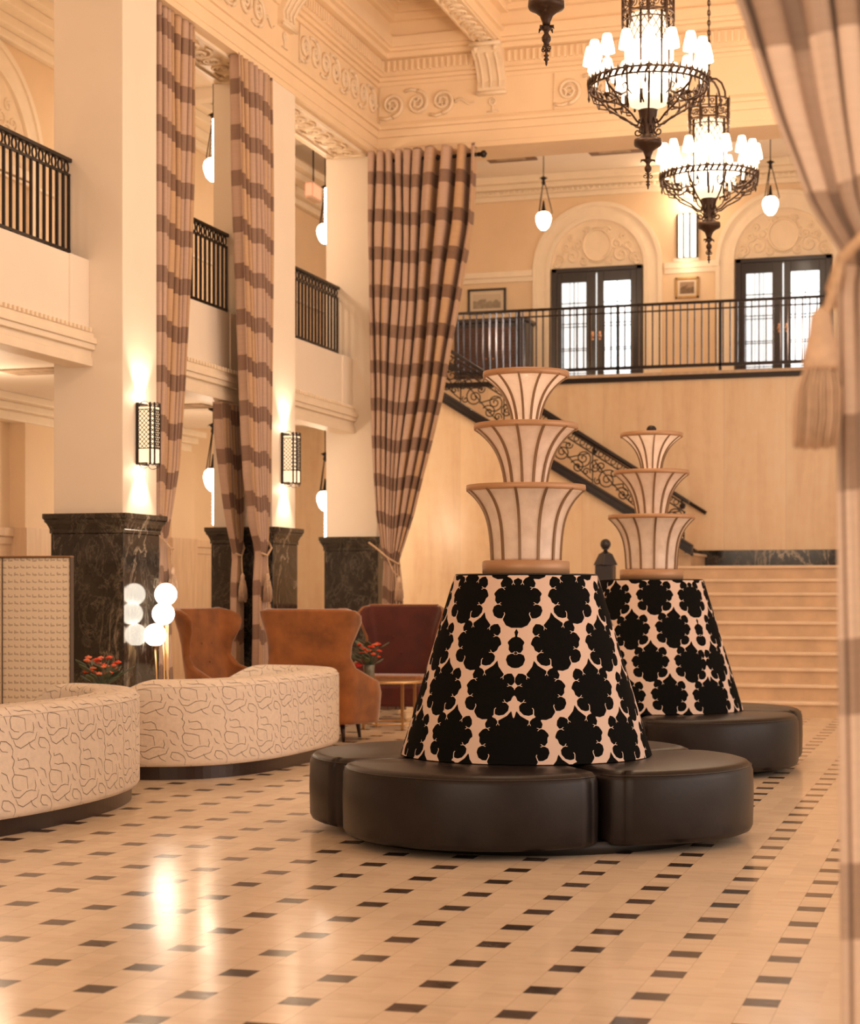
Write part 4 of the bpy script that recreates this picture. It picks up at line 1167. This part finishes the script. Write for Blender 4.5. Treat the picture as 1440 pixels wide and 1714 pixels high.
def rod(label, a, b, caps=(True, True)):
    t = thing('curtain_rod', label, 'curtain rod', a)
    d = Vector(b) - Vector(a); MB().tube([(0, 0, 0), d], .022, 12).build('rod', 'iron', t)
    dn = d.normalized()
    for ok, p, s_ in ((caps[0], Vector((0, 0, 0)), -1), (caps[1], d, 1)):
        if ok: MB().tube([p, p + dn * s_ * .02, p + dn * s_ * .05, p + dn * s_ * .08, p + dn * s_ * .10], [.03, .022, .045, .04, .01], 14).build('finial', 'iron', t)
    m = MB(); n = max(3, int(d.length / .14))
    for k in range(n):
        c = dn * (d.length * (k + .5) / n); q = dn.cross(Vector((0, 0, 1)))
        m.tube([c + q * .032 * math.cos(x) + Vector((0, 0, 1)) * .032 * math.sin(x) for x in [2 * PI * i / 12 for i in range(12)]], .006, 5, True)
    m.build('ring', 'iron', t); return t
def tassel(mb_fn, parent, p, L, r, mk='tieback'):
    x, y, z = p
    MB().lathe([(.004, .06), (r * .35, .045), (r * .5, .02), (r * .42, 0), (r * .55, -.02)], p, 18).build('tassel_head', mk, parent)
    m = MB(); n = 46
    for k in range(n):
        a = k * 2.4; rr = r * math.sqrt((k + .5) / n) * .5; R2 = rr * 2.0
        q = [(x + rr * math.cos(a), y + rr * math.sin(a), z - .01), (x + R2 * .9 * math.cos(a), y + R2 * .9 * math.sin(a), z - L * .45), (x + R2 * math.cos(a + .1), y + R2 * math.sin(a + .1), z - L * (.93 + .07 * math.sin(k)))]
        m.tube(q, r * .085, 4)
    m.build('tassel_skirt', mk, parent)
def tieback(label, pts, r, tp, L, tr):
    t = thing('curtain_tieback', label, 'tieback', (0, 0, 0))
    a = [Vector(p) for p in pts]
    m = MB().tube(a, r, 8)
    m.build('rope', 'rope', t)
    for p in tp:
        MB().tube([a[len(a) // 2], (a[len(a) // 2] + Vector(p)) / 2 + Vector((0, 0, -.02)), Vector(p) + Vector((0, 0, .05))], r * .7, 6).build('rope_drop', 'rope', t)
        tassel(None, t, p, L, tr)
    return t
X1 = -7.10
G = None
curtain('curtain', 'narrow checked curtain hanging against the column behind the globe lamp, leftmost', (X1, 0, 0), (0, 1, 0), (1, 0, 0),
        [(6.735, 14.56, 15.46, .05), (5.6, 14.56, 15.44, .05), (4.5, 14.57, 15.36, .05), (3.26, 14.58, 15.25, .045), (2.6, 14.6, 15.16, .04), (2.14, 14.64, 15.0, .035), (1.90, 14.70, 14.90, .03), (1.78, 14.72, 14.88, .03), (1.5, 14.68, 14.95, .03), (.02, 14.62, 15.02, .035)], 8, 2.4, 'plaid', G, 2, zo=-.14)
curtain('curtain', 'narrow checked curtain before the middle column, dark round rod end beside its top', (-7.035, 0, 0), (0, 1, 0), (1, 0, 0),
        [(6.735, 16.30, 17.22, .055), (5.6, 16.36, 17.22, .055), (4.4, 16.49, 17.22, .05), (3.3, 16.59, 17.22, .05), (2.6, 16.67, 17.21, .045), (2.1, 16.80, 17.19, .04), (1.88, 16.92, 17.16, .03), (1.78, 16.94, 17.14, .03), (1.5, 16.88, 17.20, .035), (.02, 16.84, 17.22, .04)], 8, 2.4, 'plaid', G, 5)
curtain('curtain', 'shorter brown checked curtain under the balcony, behind the middle column curtain', (-7.33, 0, 0), (0, 1, 0), (1, 0, 0),
        [(3.34, 16.60, 17.21, .05), (3.0, 16.64, 17.21, .05), (2.7, 16.72, 17.21, .045), (2.4, 16.80, 17.21, .04), (2.1, 16.90, 17.20, .035), (1.86, 17.02, 17.18, .025), (1.76, 17.04, 17.16, .025), (1.5, 16.99, 17.19, .03), (.02, 16.96, 17.2, .035)], 8, 2.2, 'plaid', G, 9)
curtain('curtain', 'tall wide checked curtain in front of the marble wall, tied back at the corner column', (0, 20.40, 0), (1, 0, 0), (0, -1, 0),
        [(6.70, -6.99, -5.66, .13), (5.75, -6.99, -5.73, .13), (5.33, -6.98, -5.80, .12), (4.79, -6.98, -5.88, .115), (4.37, -6.98, -5.96, .105), (3.76, -6.975, -6.08, .09), (3.31, -6.97, -6.20, .075), (2.80, -6.95, -6.34, .05), (2.36, -6.92, -6.45, .04), (2.0, -6.86, -6.57, .03), (1.82, -6.82, -6.64, .025), (1.5, -6.84, -6.60, .03), (.02, -6.86, -6.56, .035)], 9, 3.4, 'plaid', G, 4, nu=180, zo=.045)
curtain('curtain', 'large pale checked curtain close to the camera along the right edge', (0, 3.70, 0), (1, 0, 0), (0, -1, 0),
        [(6.60, -1.45, 1.35, .07), (4.2, -1.08, 1.2, .065), (3.2, -.74, .80, .05), (2.62, -.47, .42, .035), (2.38, -.395, .27, .028), (2.2, -.325, .13, .022), (2.10, -.262, .06, .018), (2.03, -.272, .05, .018), (1.77, -.275, .16, .009), (1.2, -.272, .26, .007), (.02, -.262, .32, .008)], 13, 3.6, 'plaid_near', G, 8, nz=190, nu=260, zo=-.07)
rod('dark curtain rod with ball end above the leftmost narrow curtain', (X1, 14.50, 6.66), (X1, 15.36, 6.66), (False, False))
rod('dark curtain rod with round end beside the middle column curtain', (-7.035, 16.46, 6.66), (-7.035, 17.20, 6.66), (True, False))
rod('dark curtain rod with turned finial above the tall wide curtain', (-6.95, 20.42, 6.60), (-5.66, 20.42, 6.60), (False, True))
def ptx(px, Zc, py=None):
    u = (px - 720) / FPX; s_, c_ = math.sin(yaw), math.cos(yaw); return
tieback('cream rope tieback with tassel on the tall wide rear curtain', [(-6.99, 20.30, 2.02), (-6.90, 20.24, 1.97), (-6.74, 20.24, 1.84), (-6.62, 20.30, 1.76), (-6.66, 20.44, 1.80)], .012, [(-6.60, 20.26, 1.56)], .24, .055)
tieback('rope tieback with tassel on the leftmost narrow curtain', [(-7.1, 14.6, 1.98), (-7.02, 14.7, 1.9), (-7.0, 14.82, 1.82), (-7.03, 14.93, 1.82)], .012, [(-7.0, 14.86, 1.6)], .24, .05)
tieback('rope tieback with tassel on the middle column curtain', [(-7.02, 17.20, 1.95), (-6.97, 17.16, 1.88), (-6.95, 17.0, 1.80), (-6.98, 16.92, 1.82)], .012, [(-6.94, 16.98, 1.56)], .24, .05)
tieback('rope tieback with tassel on the shorter curtain under the balcony', [(-7.31, 17.20, 1.95), (-7.27, 17.15, 1.88), (-7.26, 17.06, 1.80), (-7.3, 17.0, 1.82)], .012, [(-7.24, 17.04, 1.56)], .24, .05)
nt_ = tieback('thick tan rope tieback with long tassel on the large curtain close to the camera', [(.12, 3.80, 2.36), (-.02, 3.66, 2.26), (-.13, 3.63, 2.19), (-.21, 3.62, 2.13), (-.262, 3.63, 2.08), (-.285, 3.67, 2.03), (-.27, 3.74, 2.0)], .011, [], .2, .05)
MB().tube([(-.262, 3.63, 2.08), (-.272, 3.62, 2.03), (-.285, 3.62, 1.99), (-.297, 3.62, 1.96)], .010, 8).build('rope_drop', 'rope', nt_)
MB().lathe([(.006, .03), (.020, .015), (.024, -.02), (.034, -.06), (.038, -.085), (.033, -.095)], (-.300, 3.62, 1.955), 20).build('tassel_head', 'tieback', nt_)
m = MB(); g_ = random.Random(3)
for k in range(90):
    a = k * 2.4; rr = .030 * math.sqrt((k + .5) / 90); R2 = rr * 1.5; x0, y0 = -.302, 3.62
    m.tube([(x0 + rr * math.cos(a), y0 + rr * math.sin(a), 1.868), (x0 + R2 * math.cos(a) - .004, y0 + R2 * math.sin(a), 1.82), (x0 + R2 * 1.05 * math.cos(a + .1) - .008, y0 + R2 * math.sin(a + .1), 1.765), (x0 + R2 * .95 * math.cos(a) - .010, y0 + R2 * math.sin(a), 1.795 - .09 * (.9 + .1 * g_.random()))], .0032, 4)
m.build('tassel_skirt', 'tieback', nt_)

# ------------------------------------------------------------------ chandeliers
def lattice(mb, r_, z0, z1, n, step, tr=.004, off=.004):
    H = z1 - z0; tw = H / step * (PI / n)
    for s_ in (-1, 1):
        for k in range(n):
            a0 = 2 * PI * k / n; q = max(6, int(H / .03))
            mb.tube([((r_ + off) * math.cos(a0 + s_ * tw * i / q), (r_ + off) * math.sin(a0 + s_ * tw * i / q), z0 + H * i / q) for i in range(q + 1)], tr, 4)
    return mb
ZR = 5.585      # height of the crown ring
def chandelier(loc, label):
    t = thing('chandelier', label, 'chandelier', loc, 0, 'iron chandeliers along the hall axis')
    x0 = 0
    m = MB(); ztop = 8.55; L = ztop - 6.62; n = int(L / .05)
    for k in range(n):
        z = 6.62 + k * .05; a = (k % 2) * PI / 2
        m.tube([(.014 * math.cos(a) * math.cos(q), .014 * math.sin(a) * math.cos(q), z + .025 + .032 * math.sin(q)) for q in [2 * PI * i / 8 for i in range(8)]], .005, 4, True)
    m.tube([(0, 0, 6.6), (0, 0, ztop)], .006, 6); m.lathe([(.10, 8.55), (.09, 8.50), (.02, 8.46)], n=20); m.build('chain', 'bronze', t)
    m = MB()
    for k in range(4):
        a = PI / 4 + k * PI / 2
        m.tube([(.02 * math.cos(a), .02 * math.sin(a), 6.58), (.09 * math.cos(a), .09 * math.sin(a), 6.565), (.155 * math.cos(a), .155 * math.sin(a), 6.51), (.195 * math.cos(a), .195 * math.sin(a), 6.42), (.205 * math.cos(a), .205 * math.sin(a), 6.34)], .011, 6)
    m.ball((0, 0, 6.58), .035, 12); m.tube([(0, 0, 6.58), (0, 0, 6.30)], .010, 6); m.build('hanger', 'bronze', t)
    # openwork crown band
    m = MB()
    for z, tr in ((6.355, .008), (6.275, .006), (6.16, .009), (6.10, .006)): m.tube([(.205 * math.cos(a), .205 * math.sin(a), z) for a in [2 * PI * i / 36 for i in range(36)]], tr, 5, True)
    for k in range(14):
        a = 2 * PI * k / 14
        for zc, rr in ((6.315, .030), (6.22, .042)):
            for s_ in (-1, 1):
                m.tube([(.205 * math.cos(a + s_ * (.01 + p[0] + rr) / .205), .205 * math.sin(a + s_ * (.01 + p[0] + rr) / .205), zc + p[1]) for p in spiral(rr * .9, .008, 1.2, a0=-PI / 2, n=12)], .0045, 4)
        m.tube([(.207 * math.cos(a), .207 * math.sin(a), 6.36), (.212 * math.cos(a), .212 * math.sin(a), 6.39)], [.008, .002], 5)
    for k in range(8):
        a = 2 * PI * k / 8 + .2
        m.tube([(.207 * math.cos(a), .207 * math.sin(a), 6.36), (.207 * math.cos(a), .207 * math.sin(a), 6.10), (.212 * math.cos(a), .212 * math.sin(a), 6.03)], [.012, .012, .002], 6)
        a += .08; m.ball((.207 * math.cos(a), .207 * math.sin(a), 6.07), .012, 6)
    m.build('crown_band', 'bronze', t)
    # lit lantern behind diamond lattice
    ln = MB().lathe([(.150, 5.42), (.158, 5.47), (.158, 6.15)], n=32).build('lantern', 'lantern_lit', t)
    MB().lathe([(.159, 5.48), (.160, 5.49), (.160, 5.92), (.159, 5.93)], n=32, cap=False).build('lantern_glow', 'lantern_hot', ln)
    lattice(MB(), .158, 5.90, 6.15, 16, .05, .0035).build('lattice', 'bronze', t)
    m = MB()
    for k in range(6):
        a = 2 * PI * k / 6 + .35; m.tube([(.17 * math.cos(a), .17 * math.sin(a), 5.40), (.172 * math.cos(a), .172 * math.sin(a), 6.16)], .010, 6)
    m.build('lantern_frame', 'bronze', t)
    # crown ring with leaves
    m = MB(); RR = .485
    for z, r2 in ((ZR + .022, .010), (ZR - .03, .009)): m.tube([(RR * math.cos(a), RR * math.sin(a), z) for a in [2 * PI * i / 56 for i in range(56)]], r2, 6, True)
    for k in range(48):
        a = 2 * PI * k / 48; b = a + PI / 48
        m.tube([(RR * math.cos(a), RR * math.sin(a), ZR - .03), (RR * math.cos(b), RR * math.sin(b), ZR + .02), (RR * 1.02 * math.cos(b), RR * 1.02 * math.sin(b), ZR + .058)], [.010, .016, .003], 5)
        if k % 2 == 0: m.tube([(RR * math.cos(a), RR * math.sin(a), ZR - .03), (RR * 1.01 * math.cos(a), RR * 1.01 * math.sin(a), ZR - .075)], [.010, .002], 5)
        if k % 4 == 1: m.tube([(RR * math.cos(a), RR * math.sin(a), ZR - .03), (RR * math.cos(a), RR * math.sin(a), ZR - .10), (RR * math.cos(a), RR * math.sin(a), ZR - .125)], [.004, .012, .002], 5)
    m.build('crown_ring', 'bronze', t)
    # eight S-shaped brackets down to the cup
    for k in range(8):
        a = 2 * PI * (k + .25) / 8; c, s_ = math.cos(a), math.sin(a); m = MB()
        prof = [(.485, ZR - .02), (.46, ZR - .075), (.39, ZR - .12), (.31, ZR - .13), (.25, ZR - .10), (.235, ZR - .05), (.265, ZR - .025), (.295, ZR - .05), (.275, ZR - .08)]
        m.tube([(r_ * c, r_ * s_, z) for r_, z in prof], [.011, .011, .011, .011, .010, .009, .008, .007, .005], 6)
        prof = [(.39, ZR - .12), (.32, ZR - .20), (.25, ZR - .24), (.19, ZR - .27), (.13, ZR - .32), (.085, ZR - .33), (.07, ZR - .28)]
        m.tube([(r_ * c, r_ * s_, z) for r_, z in prof], .009, 6)
        m.build('scroll_bracket', 'bronze', t)
    # candles with shades
    for k in range(16):
        a = 2 * PI * (k + .5) / 16; r_ = .47; c, s_ = math.cos(a), math.sin(a)
        ar = MB().tube([(.36 * c, .36 * s_, ZR - .16), (.44 * c, .44 * s_, ZR - .14), (r_ * c, r_ * s_, ZR - .05), (r_ * c, r_ * s_, ZR + .02)], .007, 5).lathe([(.01, -.01), (.028, .01), (.03, .018), (.01, .018)], (r_ * c, r_ * s_, ZR + .02), 12).build('candle_arm', 'bronze', t)
        MB().lathe([(.014, 0), (.014, .16)], (r_ * c, r_ * s_, ZR + .035), 12).build('candle', 'candle', ar)
        MB().lathe([(.062, 0), (.056, .05), (.034, .145), (.030, .15), (.0, .15)], (r_ * c, r_ * s_, ZR + .175), 20, cap=False).build('lamp_shade', 'shade_lit', ar)
    for k in range(6):
        a = 2 * PI * (k + .5) / 6; r_ = .27; c, s_ = math.cos(a), math.sin(a)
        ar = MB().tube([(.20 * c, .20 * s_, ZR - .19), (r_ * c, r_ * s_, ZR - .17), (r_ * c, r_ * s_, ZR - .10)], .007, 5).build('candle_arm', 'bronze', t)
        MB().lathe([(.012, 0), (.012, .12)], (r_ * c, r_ * s_, ZR - .10), 10).build('candle', 'candle', ar)
        MB().lathe([(.05, 0), (.046, .04), (.028, .11), (.0, .115)], (r_ * c, r_ * s_, ZR + .01), 16, cap=False).build('lamp_shade', 'shade_lit', ar)
    # cup, plate, finial
    m = MB().lathe([(.082, 5.375), (.078, 5.365), (.062, 5.27), (.050, 5.22), (.045, 5.18), (.065, 5.16), (.070, 5.13), (.113, 5.135), (.116, 5.10), (.110, 5.085), (.075, 5.068), (.042, 5.04), (.026, 5.0), (.022, 4.97)], n=28)
    for k in range(6):
        a = 2 * PI * k / 6; c, s_ = math.cos(a), math.sin(a)
        m.tube([((.085 + p[0]) * c, (.085 + p[0]) * s_, 5.20 + p[1]) for p in spiral(.042, .01, 1.3, a0=PI / 2, n=14)], .007, 5)
    m.build('cup', 'bronze', t)
    m = MB().lathe([(.024, 4.975), (.042, 4.965), (.018, 4.945), (.014, 4.93), (.030, 4.905), (.028, 4.885), (.010, 4.86), (.008, 4.80), (.018, 4.79), (.008, 4.78), (.018, 4.765), (.008, 4.755), (.006, 4.735), (.001, 4.725)], n=16)
    for k in range(4):
        a = PI / 2 * k + .4; c, s_ = math.cos(a), math.sin(a)
        m.tube([((.024 + p[0]) * c, (.024 + p[0]) * s_, 4.835 + p[1]) for p in spiral(.024, .006, 1.2, a0=PI / 2, n=12)], .0045, 4)
        m.tube([(.02 * c, .02 * s_, 4.97), (.055 * c, .055 * s_, 4.965), (.062 * c, .062 * s_, 4.945)], [.008, .009, .002], 5)
    m.build('finial', 'bronze', t)
    for k in range(4):
        a = PI / 2 * k + .5; plight(t, (.72 * math.cos(a), .72 * math.sin(a), ZR + .42), E_CHAND / 4, .2)
    return t
ch0 = chandelier((OX, 14.58, 0), 'iron chandelier with lit candle shades, larger one nearer the camera')
dup(ch0, (OX, 18.04, 0), .3, 'iron chandelier with lit candle shades, smaller one hanging lower in view behind')
dup(ch0, (OX, 10.97, 0), .7, 'chandelier at the top edge showing only its dark finial')

# ------------------------------------------------------------------ pendants
def pendant(loc, zc, ztop, label, group):
    t = thing('pendant_lamp', label, 'pendant lamp', (loc[0], loc[1], 0), .3, group)
    MB().lathe([(.06, ztop), (.055, ztop - .03), (.012, ztop - .05)], n=20).tube([(0, 0, ztop), (0, 0, zc + .62)], .007, 6).build('stem', 'iron', t)
    m = MB().lathe([(.012, zc + .66), (.045, zc + .64), (.02, zc + .60), (.03, zc + .56), (.012, zc + .53)], n=12)
    for k in range(4):
        a = k * PI / 2; m.tube([(.0, 0, zc + .60), (.05 * math.cos(a), .05 * math.sin(a), zc + .64), (.065 * math.cos(a), .065 * math.sin(a), zc + .62)], [.01, .008, .002], 5)
    m.build('hub', 'iron', t)
    m = MB()
    for k in range(3):
        a = k * 2 * PI / 3; m.tube([(.02 * math.cos(a), .02 * math.sin(a), zc + .56), (.13 * math.cos(a), .13 * math.sin(a), zc + .12), (.10 * math.cos(a), .10 * math.sin(a), zc + .10)], .007, 6)
    m.build('hanger_rods', 'bronze', t)
    MB().lathe([(.0, -.135), (.04, -.128), (.082, -.085), (.110, -.01), (.116, .04), (.105, .09), (.075, .122), (.06, .135)], (0, 0, zc), 24).build('globe', 'globe_lit', t)
    MB().lathe([(.065, .12), (.07, .135), (.03, .16), (.01, .30)], (0, 0, zc), 16).build('globe_cap', 'iron', t)
    plight(t, (0, 0, zc - .30), E_PEND, .12)
    return t
pg = 'acorn globe pendants'
pendant((-6.17, 25.85), 6.92, 8.3, 'acorn globe pendant between the wide rear curtain and the chandeliers', pg)
pendant((-2.90, 26.3), 7.03, 8.3, 'acorn globe pendant between the farther chandelier and the near curtain', pg)
pendant((-8.46, 19.05), 6.30, 7.95, 'acorn globe pendant glimpsed between the two narrow left curtains, upper level', pg)
pendant((-8.46, 22.75), 6.27, 8.3, 'acorn globe pendant beside the corner column, upper level', pg)
pendant((-8.46, 19.05), 2.72, 3.56, 'acorn globe pendant under the balcony left of the shorter curtain', pg)
pendant((-8.46, 22.75), 2.66, 3.9, 'acorn globe pendant under the balcony left of the corner column', pg)
for y in (11.4, 15.2):
    plight(None, (-9.1, y, 6.9), 30, .2, name='aisle_light'); plight(None, (-9.1, y, 3.0), 26, .2, name='aisle_light')

# ------------------------------------------------------------------ wall sconces
def sconce(loc, rz, label, h=.54, w_=.17, group='lattice wall sconces', e=1.0):
    # local: wall at y=0, sconce projects to +y ; centred on z
    t = thing('wall_sconce', label, 'sconce', loc, rz, group)
    MB().box(-w_ / 2, w_ / 2, 0, .02, -h / 2, h / 2).build('back_plate', 'iron', t)
    P = [(-w_ / 2, .02), (-w_ / 2, .135), (-w_ * .30, .16), (w_ * .30, .16), (w_ / 2, .135), (w_ / 2, .02)]
    m = MB()
    V = [(x, y, z) for z in (-h / 2 + .02, h / 2 - .03) for x, y in P]; n = 6
    m.add(V, [(i, i + 1, n + i + 1, n + i) for i in range(n - 1)]).build('glass', 'sconce_lit', t)
    m = MB(); V = [(x * .8, y * .8 + .004, z) for z in (-h * .42, -h * .22) for x, y in P]; m.add(V, [(i, i + 1, n + i + 1, n + i) for i in range(n - 1)])
    m = MB()
    for x, y in P: m.box(x - .006, x + .006, y - .006, y + .008, -h / 2, h / 2)
    for a, b in zip(P[:-1], P[1:]):
        for z in (-h / 2 + .012, -h * .24, h / 2 - .06, h / 2 - .035): m.obox((a[0], a[1] + .003, z), (b[0], b[1] + .003, z), .006, .007)
        # scalloped crest
        c = ((a[0] + b[0]) / 2, (a[1] + b[1]) / 2 + .004); L = math.hypot(b[0] - a[0], b[1] - a[1]); d = ((b[0] - a[0]) / L, (b[1] - a[1]) / L)
        for zz2, s_ in ((h / 2 - .035, 1), (-h / 2 + .012, -1)):
            m.tube([(c[0] + d[0] * L * .42 * math.cos(q), c[1] + d[1] * L * .42 * math.cos(q), zz2 + s_ * L * .38 * math.sin(q)) for q in [PI * i / 8 for i in range(9)]], .004, 4)
        # diamonds
        step = .040; nd = max(1, round(L / .034)); H0, H1 = -h * .24, h / 2 - .06; dx = L / nd; hz = step
        k = -nd
        for s_ in (-1, 1):
            q = -L
            zlen = (H1 - H0)
            for st_ in np.arange(-L - zlen * dx / hz, L + zlen * dx / hz, dx):
                p0 = [st_, H0]; p1 = [st_ + s_ * zlen * dx / hz, H1]
                # clip to 0..L
                def clip(p0, p1):
                    (x0_, z0_), (x1_, z1_) = p0, p1
                    if abs(x1_ - x0_) < 1e-9: return None
                    t0_, t1_ = 0, 1
                    ta, tb_ = (0 - x0_) / (x1_ - x0_), (L - x0_) / (x1_ - x0_)
                    lo, hi = min(ta, tb_), max(ta, tb_); lo = max(lo, 0); hi = min(hi, 1)
                    if hi - lo < .01: return None
                    return (x0_ + (x1_ - x0_) * lo, z0_ + (z1_ - z0_) * lo), (x0_ + (x1_ - x0_) * hi, z0_ + (z1_ - z0_) * hi)
                r_ = clip(p0, p1)
                if r_: m.obox((a[0] + d[0] * r_[0][0], a[1] + d[1] * r_[0][0] + .003, r_[0][1]), (a[0] + d[0] * r_[1][0], a[1] + d[1] * r_[1][0] + .003, r_[1][1]), .0055, .0055)
    m.build('lattice_frame', 'iron', t)
    plight(t, (0, .10, h / 2 + .06), E_SCONCE * .25 * e, .03); plight(t, (0, .10, -h / 2 - .06), E_SCONCE * .25 * e, .03)
    spot(t, (0, .09, -h / 2 - .02), (R(-13), 0, 0), E_SCONCE * 3.3 * e, 84); spot(t, (0, .09, h / 2 + .02), (R(193), 0, 0), E_SCONCE * 3.3 * e, 84)
    return t
sconce((XW + .002, YC[1] + .33, 2.80), -R(90), 'lattice wall sconce above the plinth behind the globe lamp')
sconce((XW + .002, YC[2] + .33, 2.83), -R(90), 'lattice wall sconce on the middle column right of its curtain')
def slim(loc, label):
    t = thing('wall_sconce', label, 'sconce', loc, 0, 'beaded strip lights on the aisle sides of the columns')
    MB().box(-.01, 0, -.05, .05, -.28, .28).build('back_plate', 'iron', t)
    m = MB()
    for k in range(14): m.ball((-.04, 0, -.25 + k * .0385), .026, 10)
    m.build('glass_beads', 'globe_lit', t)
slim((XW - .662, YC[2] + .12, 6.14), 'glowing beaded strip light at the left edge of the middle column, upper level')
slim((XW - .662, YC[3] + .12, 6.14), 'glowing beaded strip light at the left edge of the corner column, upper level')
slim((XW - .662, YC[2] + .12, 2.40), 'glowing beaded strip light above the middle column plinth')
slim((XW - .662, YC[3] + .12, 2.36), 'glowing beaded strip light above the corner column plinth')
# bright sconce between the arches
t = thing('wall_sconce', 'very bright tall sconce with three lit tubes between the two door arches', 'sconce', (-4.52, YD, 7.2))
MB().box(-.17, .17, -.03, 0, -.38, .36).build('back_plate', 'iron', t)
for k in range(3):
    a = (k - 1) * .10; MB().lathe([(.042, -.35), (.042, .33), (.0, .34)], (a, -.10 + abs(k - 1) * .03, 0), 14).build('light_tube', 'white_lamp', t)
m = MB()
for a in (-.16, -.05, .05, .16): m.box(a - .011, a + .011, -.15 if abs(a) < .1 else -.06, -.02, -.37, .35)
m.build('frame_bars', 'iron', t)
MB().box(-.2, .2, -.2, 0, -.43, -.39).build('shelf', 'plaster', t)
plight(t, (0, -.28, .52), 16, .08); plight(t, (0, -.28, -.55), 3, .08)
spot(t, (0, -.15, .40), (R(185), 0, 0), 40, 110)

# ------------------------------------------------------------------ pictures, cabinet, sign
def picture(loc, w_, h, fr, pm, label, mw):
    t = thing('framed_picture', label, 'picture', loc)
    MB().box(-w_ / 2, w_ / 2, -.04, 0, -h / 2, -h / 2 + .035).box(-w_ / 2, w_ / 2, -.04, 0, h / 2 - .035, h / 2).box(-w_ / 2, -w_ / 2 + .035, -.04, 0, -h / 2, h / 2).box(w_ / 2 - .035, w_ / 2, -.04, 0, -h / 2, h / 2).build('frame', fr, t, .004)
    MB().box(-w_ / 2 + .03, w_ / 2 - .03, -.018, -.005, -h / 2 + .03, h / 2 - .03).build('mat_board', 'mat_board', t)
    MB().box(-w_ / 2 + mw, w_ / 2 - mw, -.022, -.018, -h / 2 + mw, h / 2 - mw).build('print', pm, t)
picture((-7.89, YD, 6.30), .66, .42, 'frame_black', 'print_landscape', 'black-framed landscape print on the wall beside the wide curtain', .09)
picture((-4.53, YD, 6.36), .38, .34, 'frame_gold', 'print_interior', 'small gold-framed dark picture between the two glazed doors', .075)
t = thing('cabinet', 'dark brown louvred cabinet behind the rear railing near the wide curtain', 'cabinet', (-7.68, 28.70, ZF))
MB().box(-.62, .60, -.28, .28, 0, 1.30).build('body', 'darkwood', t, .008)
MB().box(-.66, .64, -.31, .29, 1.30, 1.36).build('top', 'darkwood', t, .008)
for s_ in (-1, 1):
    m = MB().box(s_ * .30 - .28, s_ * .30 + .27, -.30, -.28, .08, 1.22)
    for k in range(18): m.box(s_ * .30 - .24, s_ * .30 + .23, -.312, -.30, .14 + k * .058, .165 + k * .058)
    d = m.build('door', 'brown_panel', t); MB().ball((s_ * .06, -.325, .7), .018, 10).build('knob', 'handle', d)
t = thing('lit_sign', 'small glowing red-orange sign box high in the left upper aisle', 'sign', (-9.75, 25.7, 7.55))
MB().box(-.06, .06, -.20, .20, -.13, .13).build('sign_box', 'sign_white', t, .01); MB().box(.06, .068, -.16, .16, -.09, .09).build('lit_face', 'sign_red', t); MB().box(-.05, .05, -.207, -.20, -.09, .09).build('lit_face', 'sign_red', t)
MB().tube([(0, 0, .13), (0, 0, .75)], .012, 8).build('mount', 'iron', t)
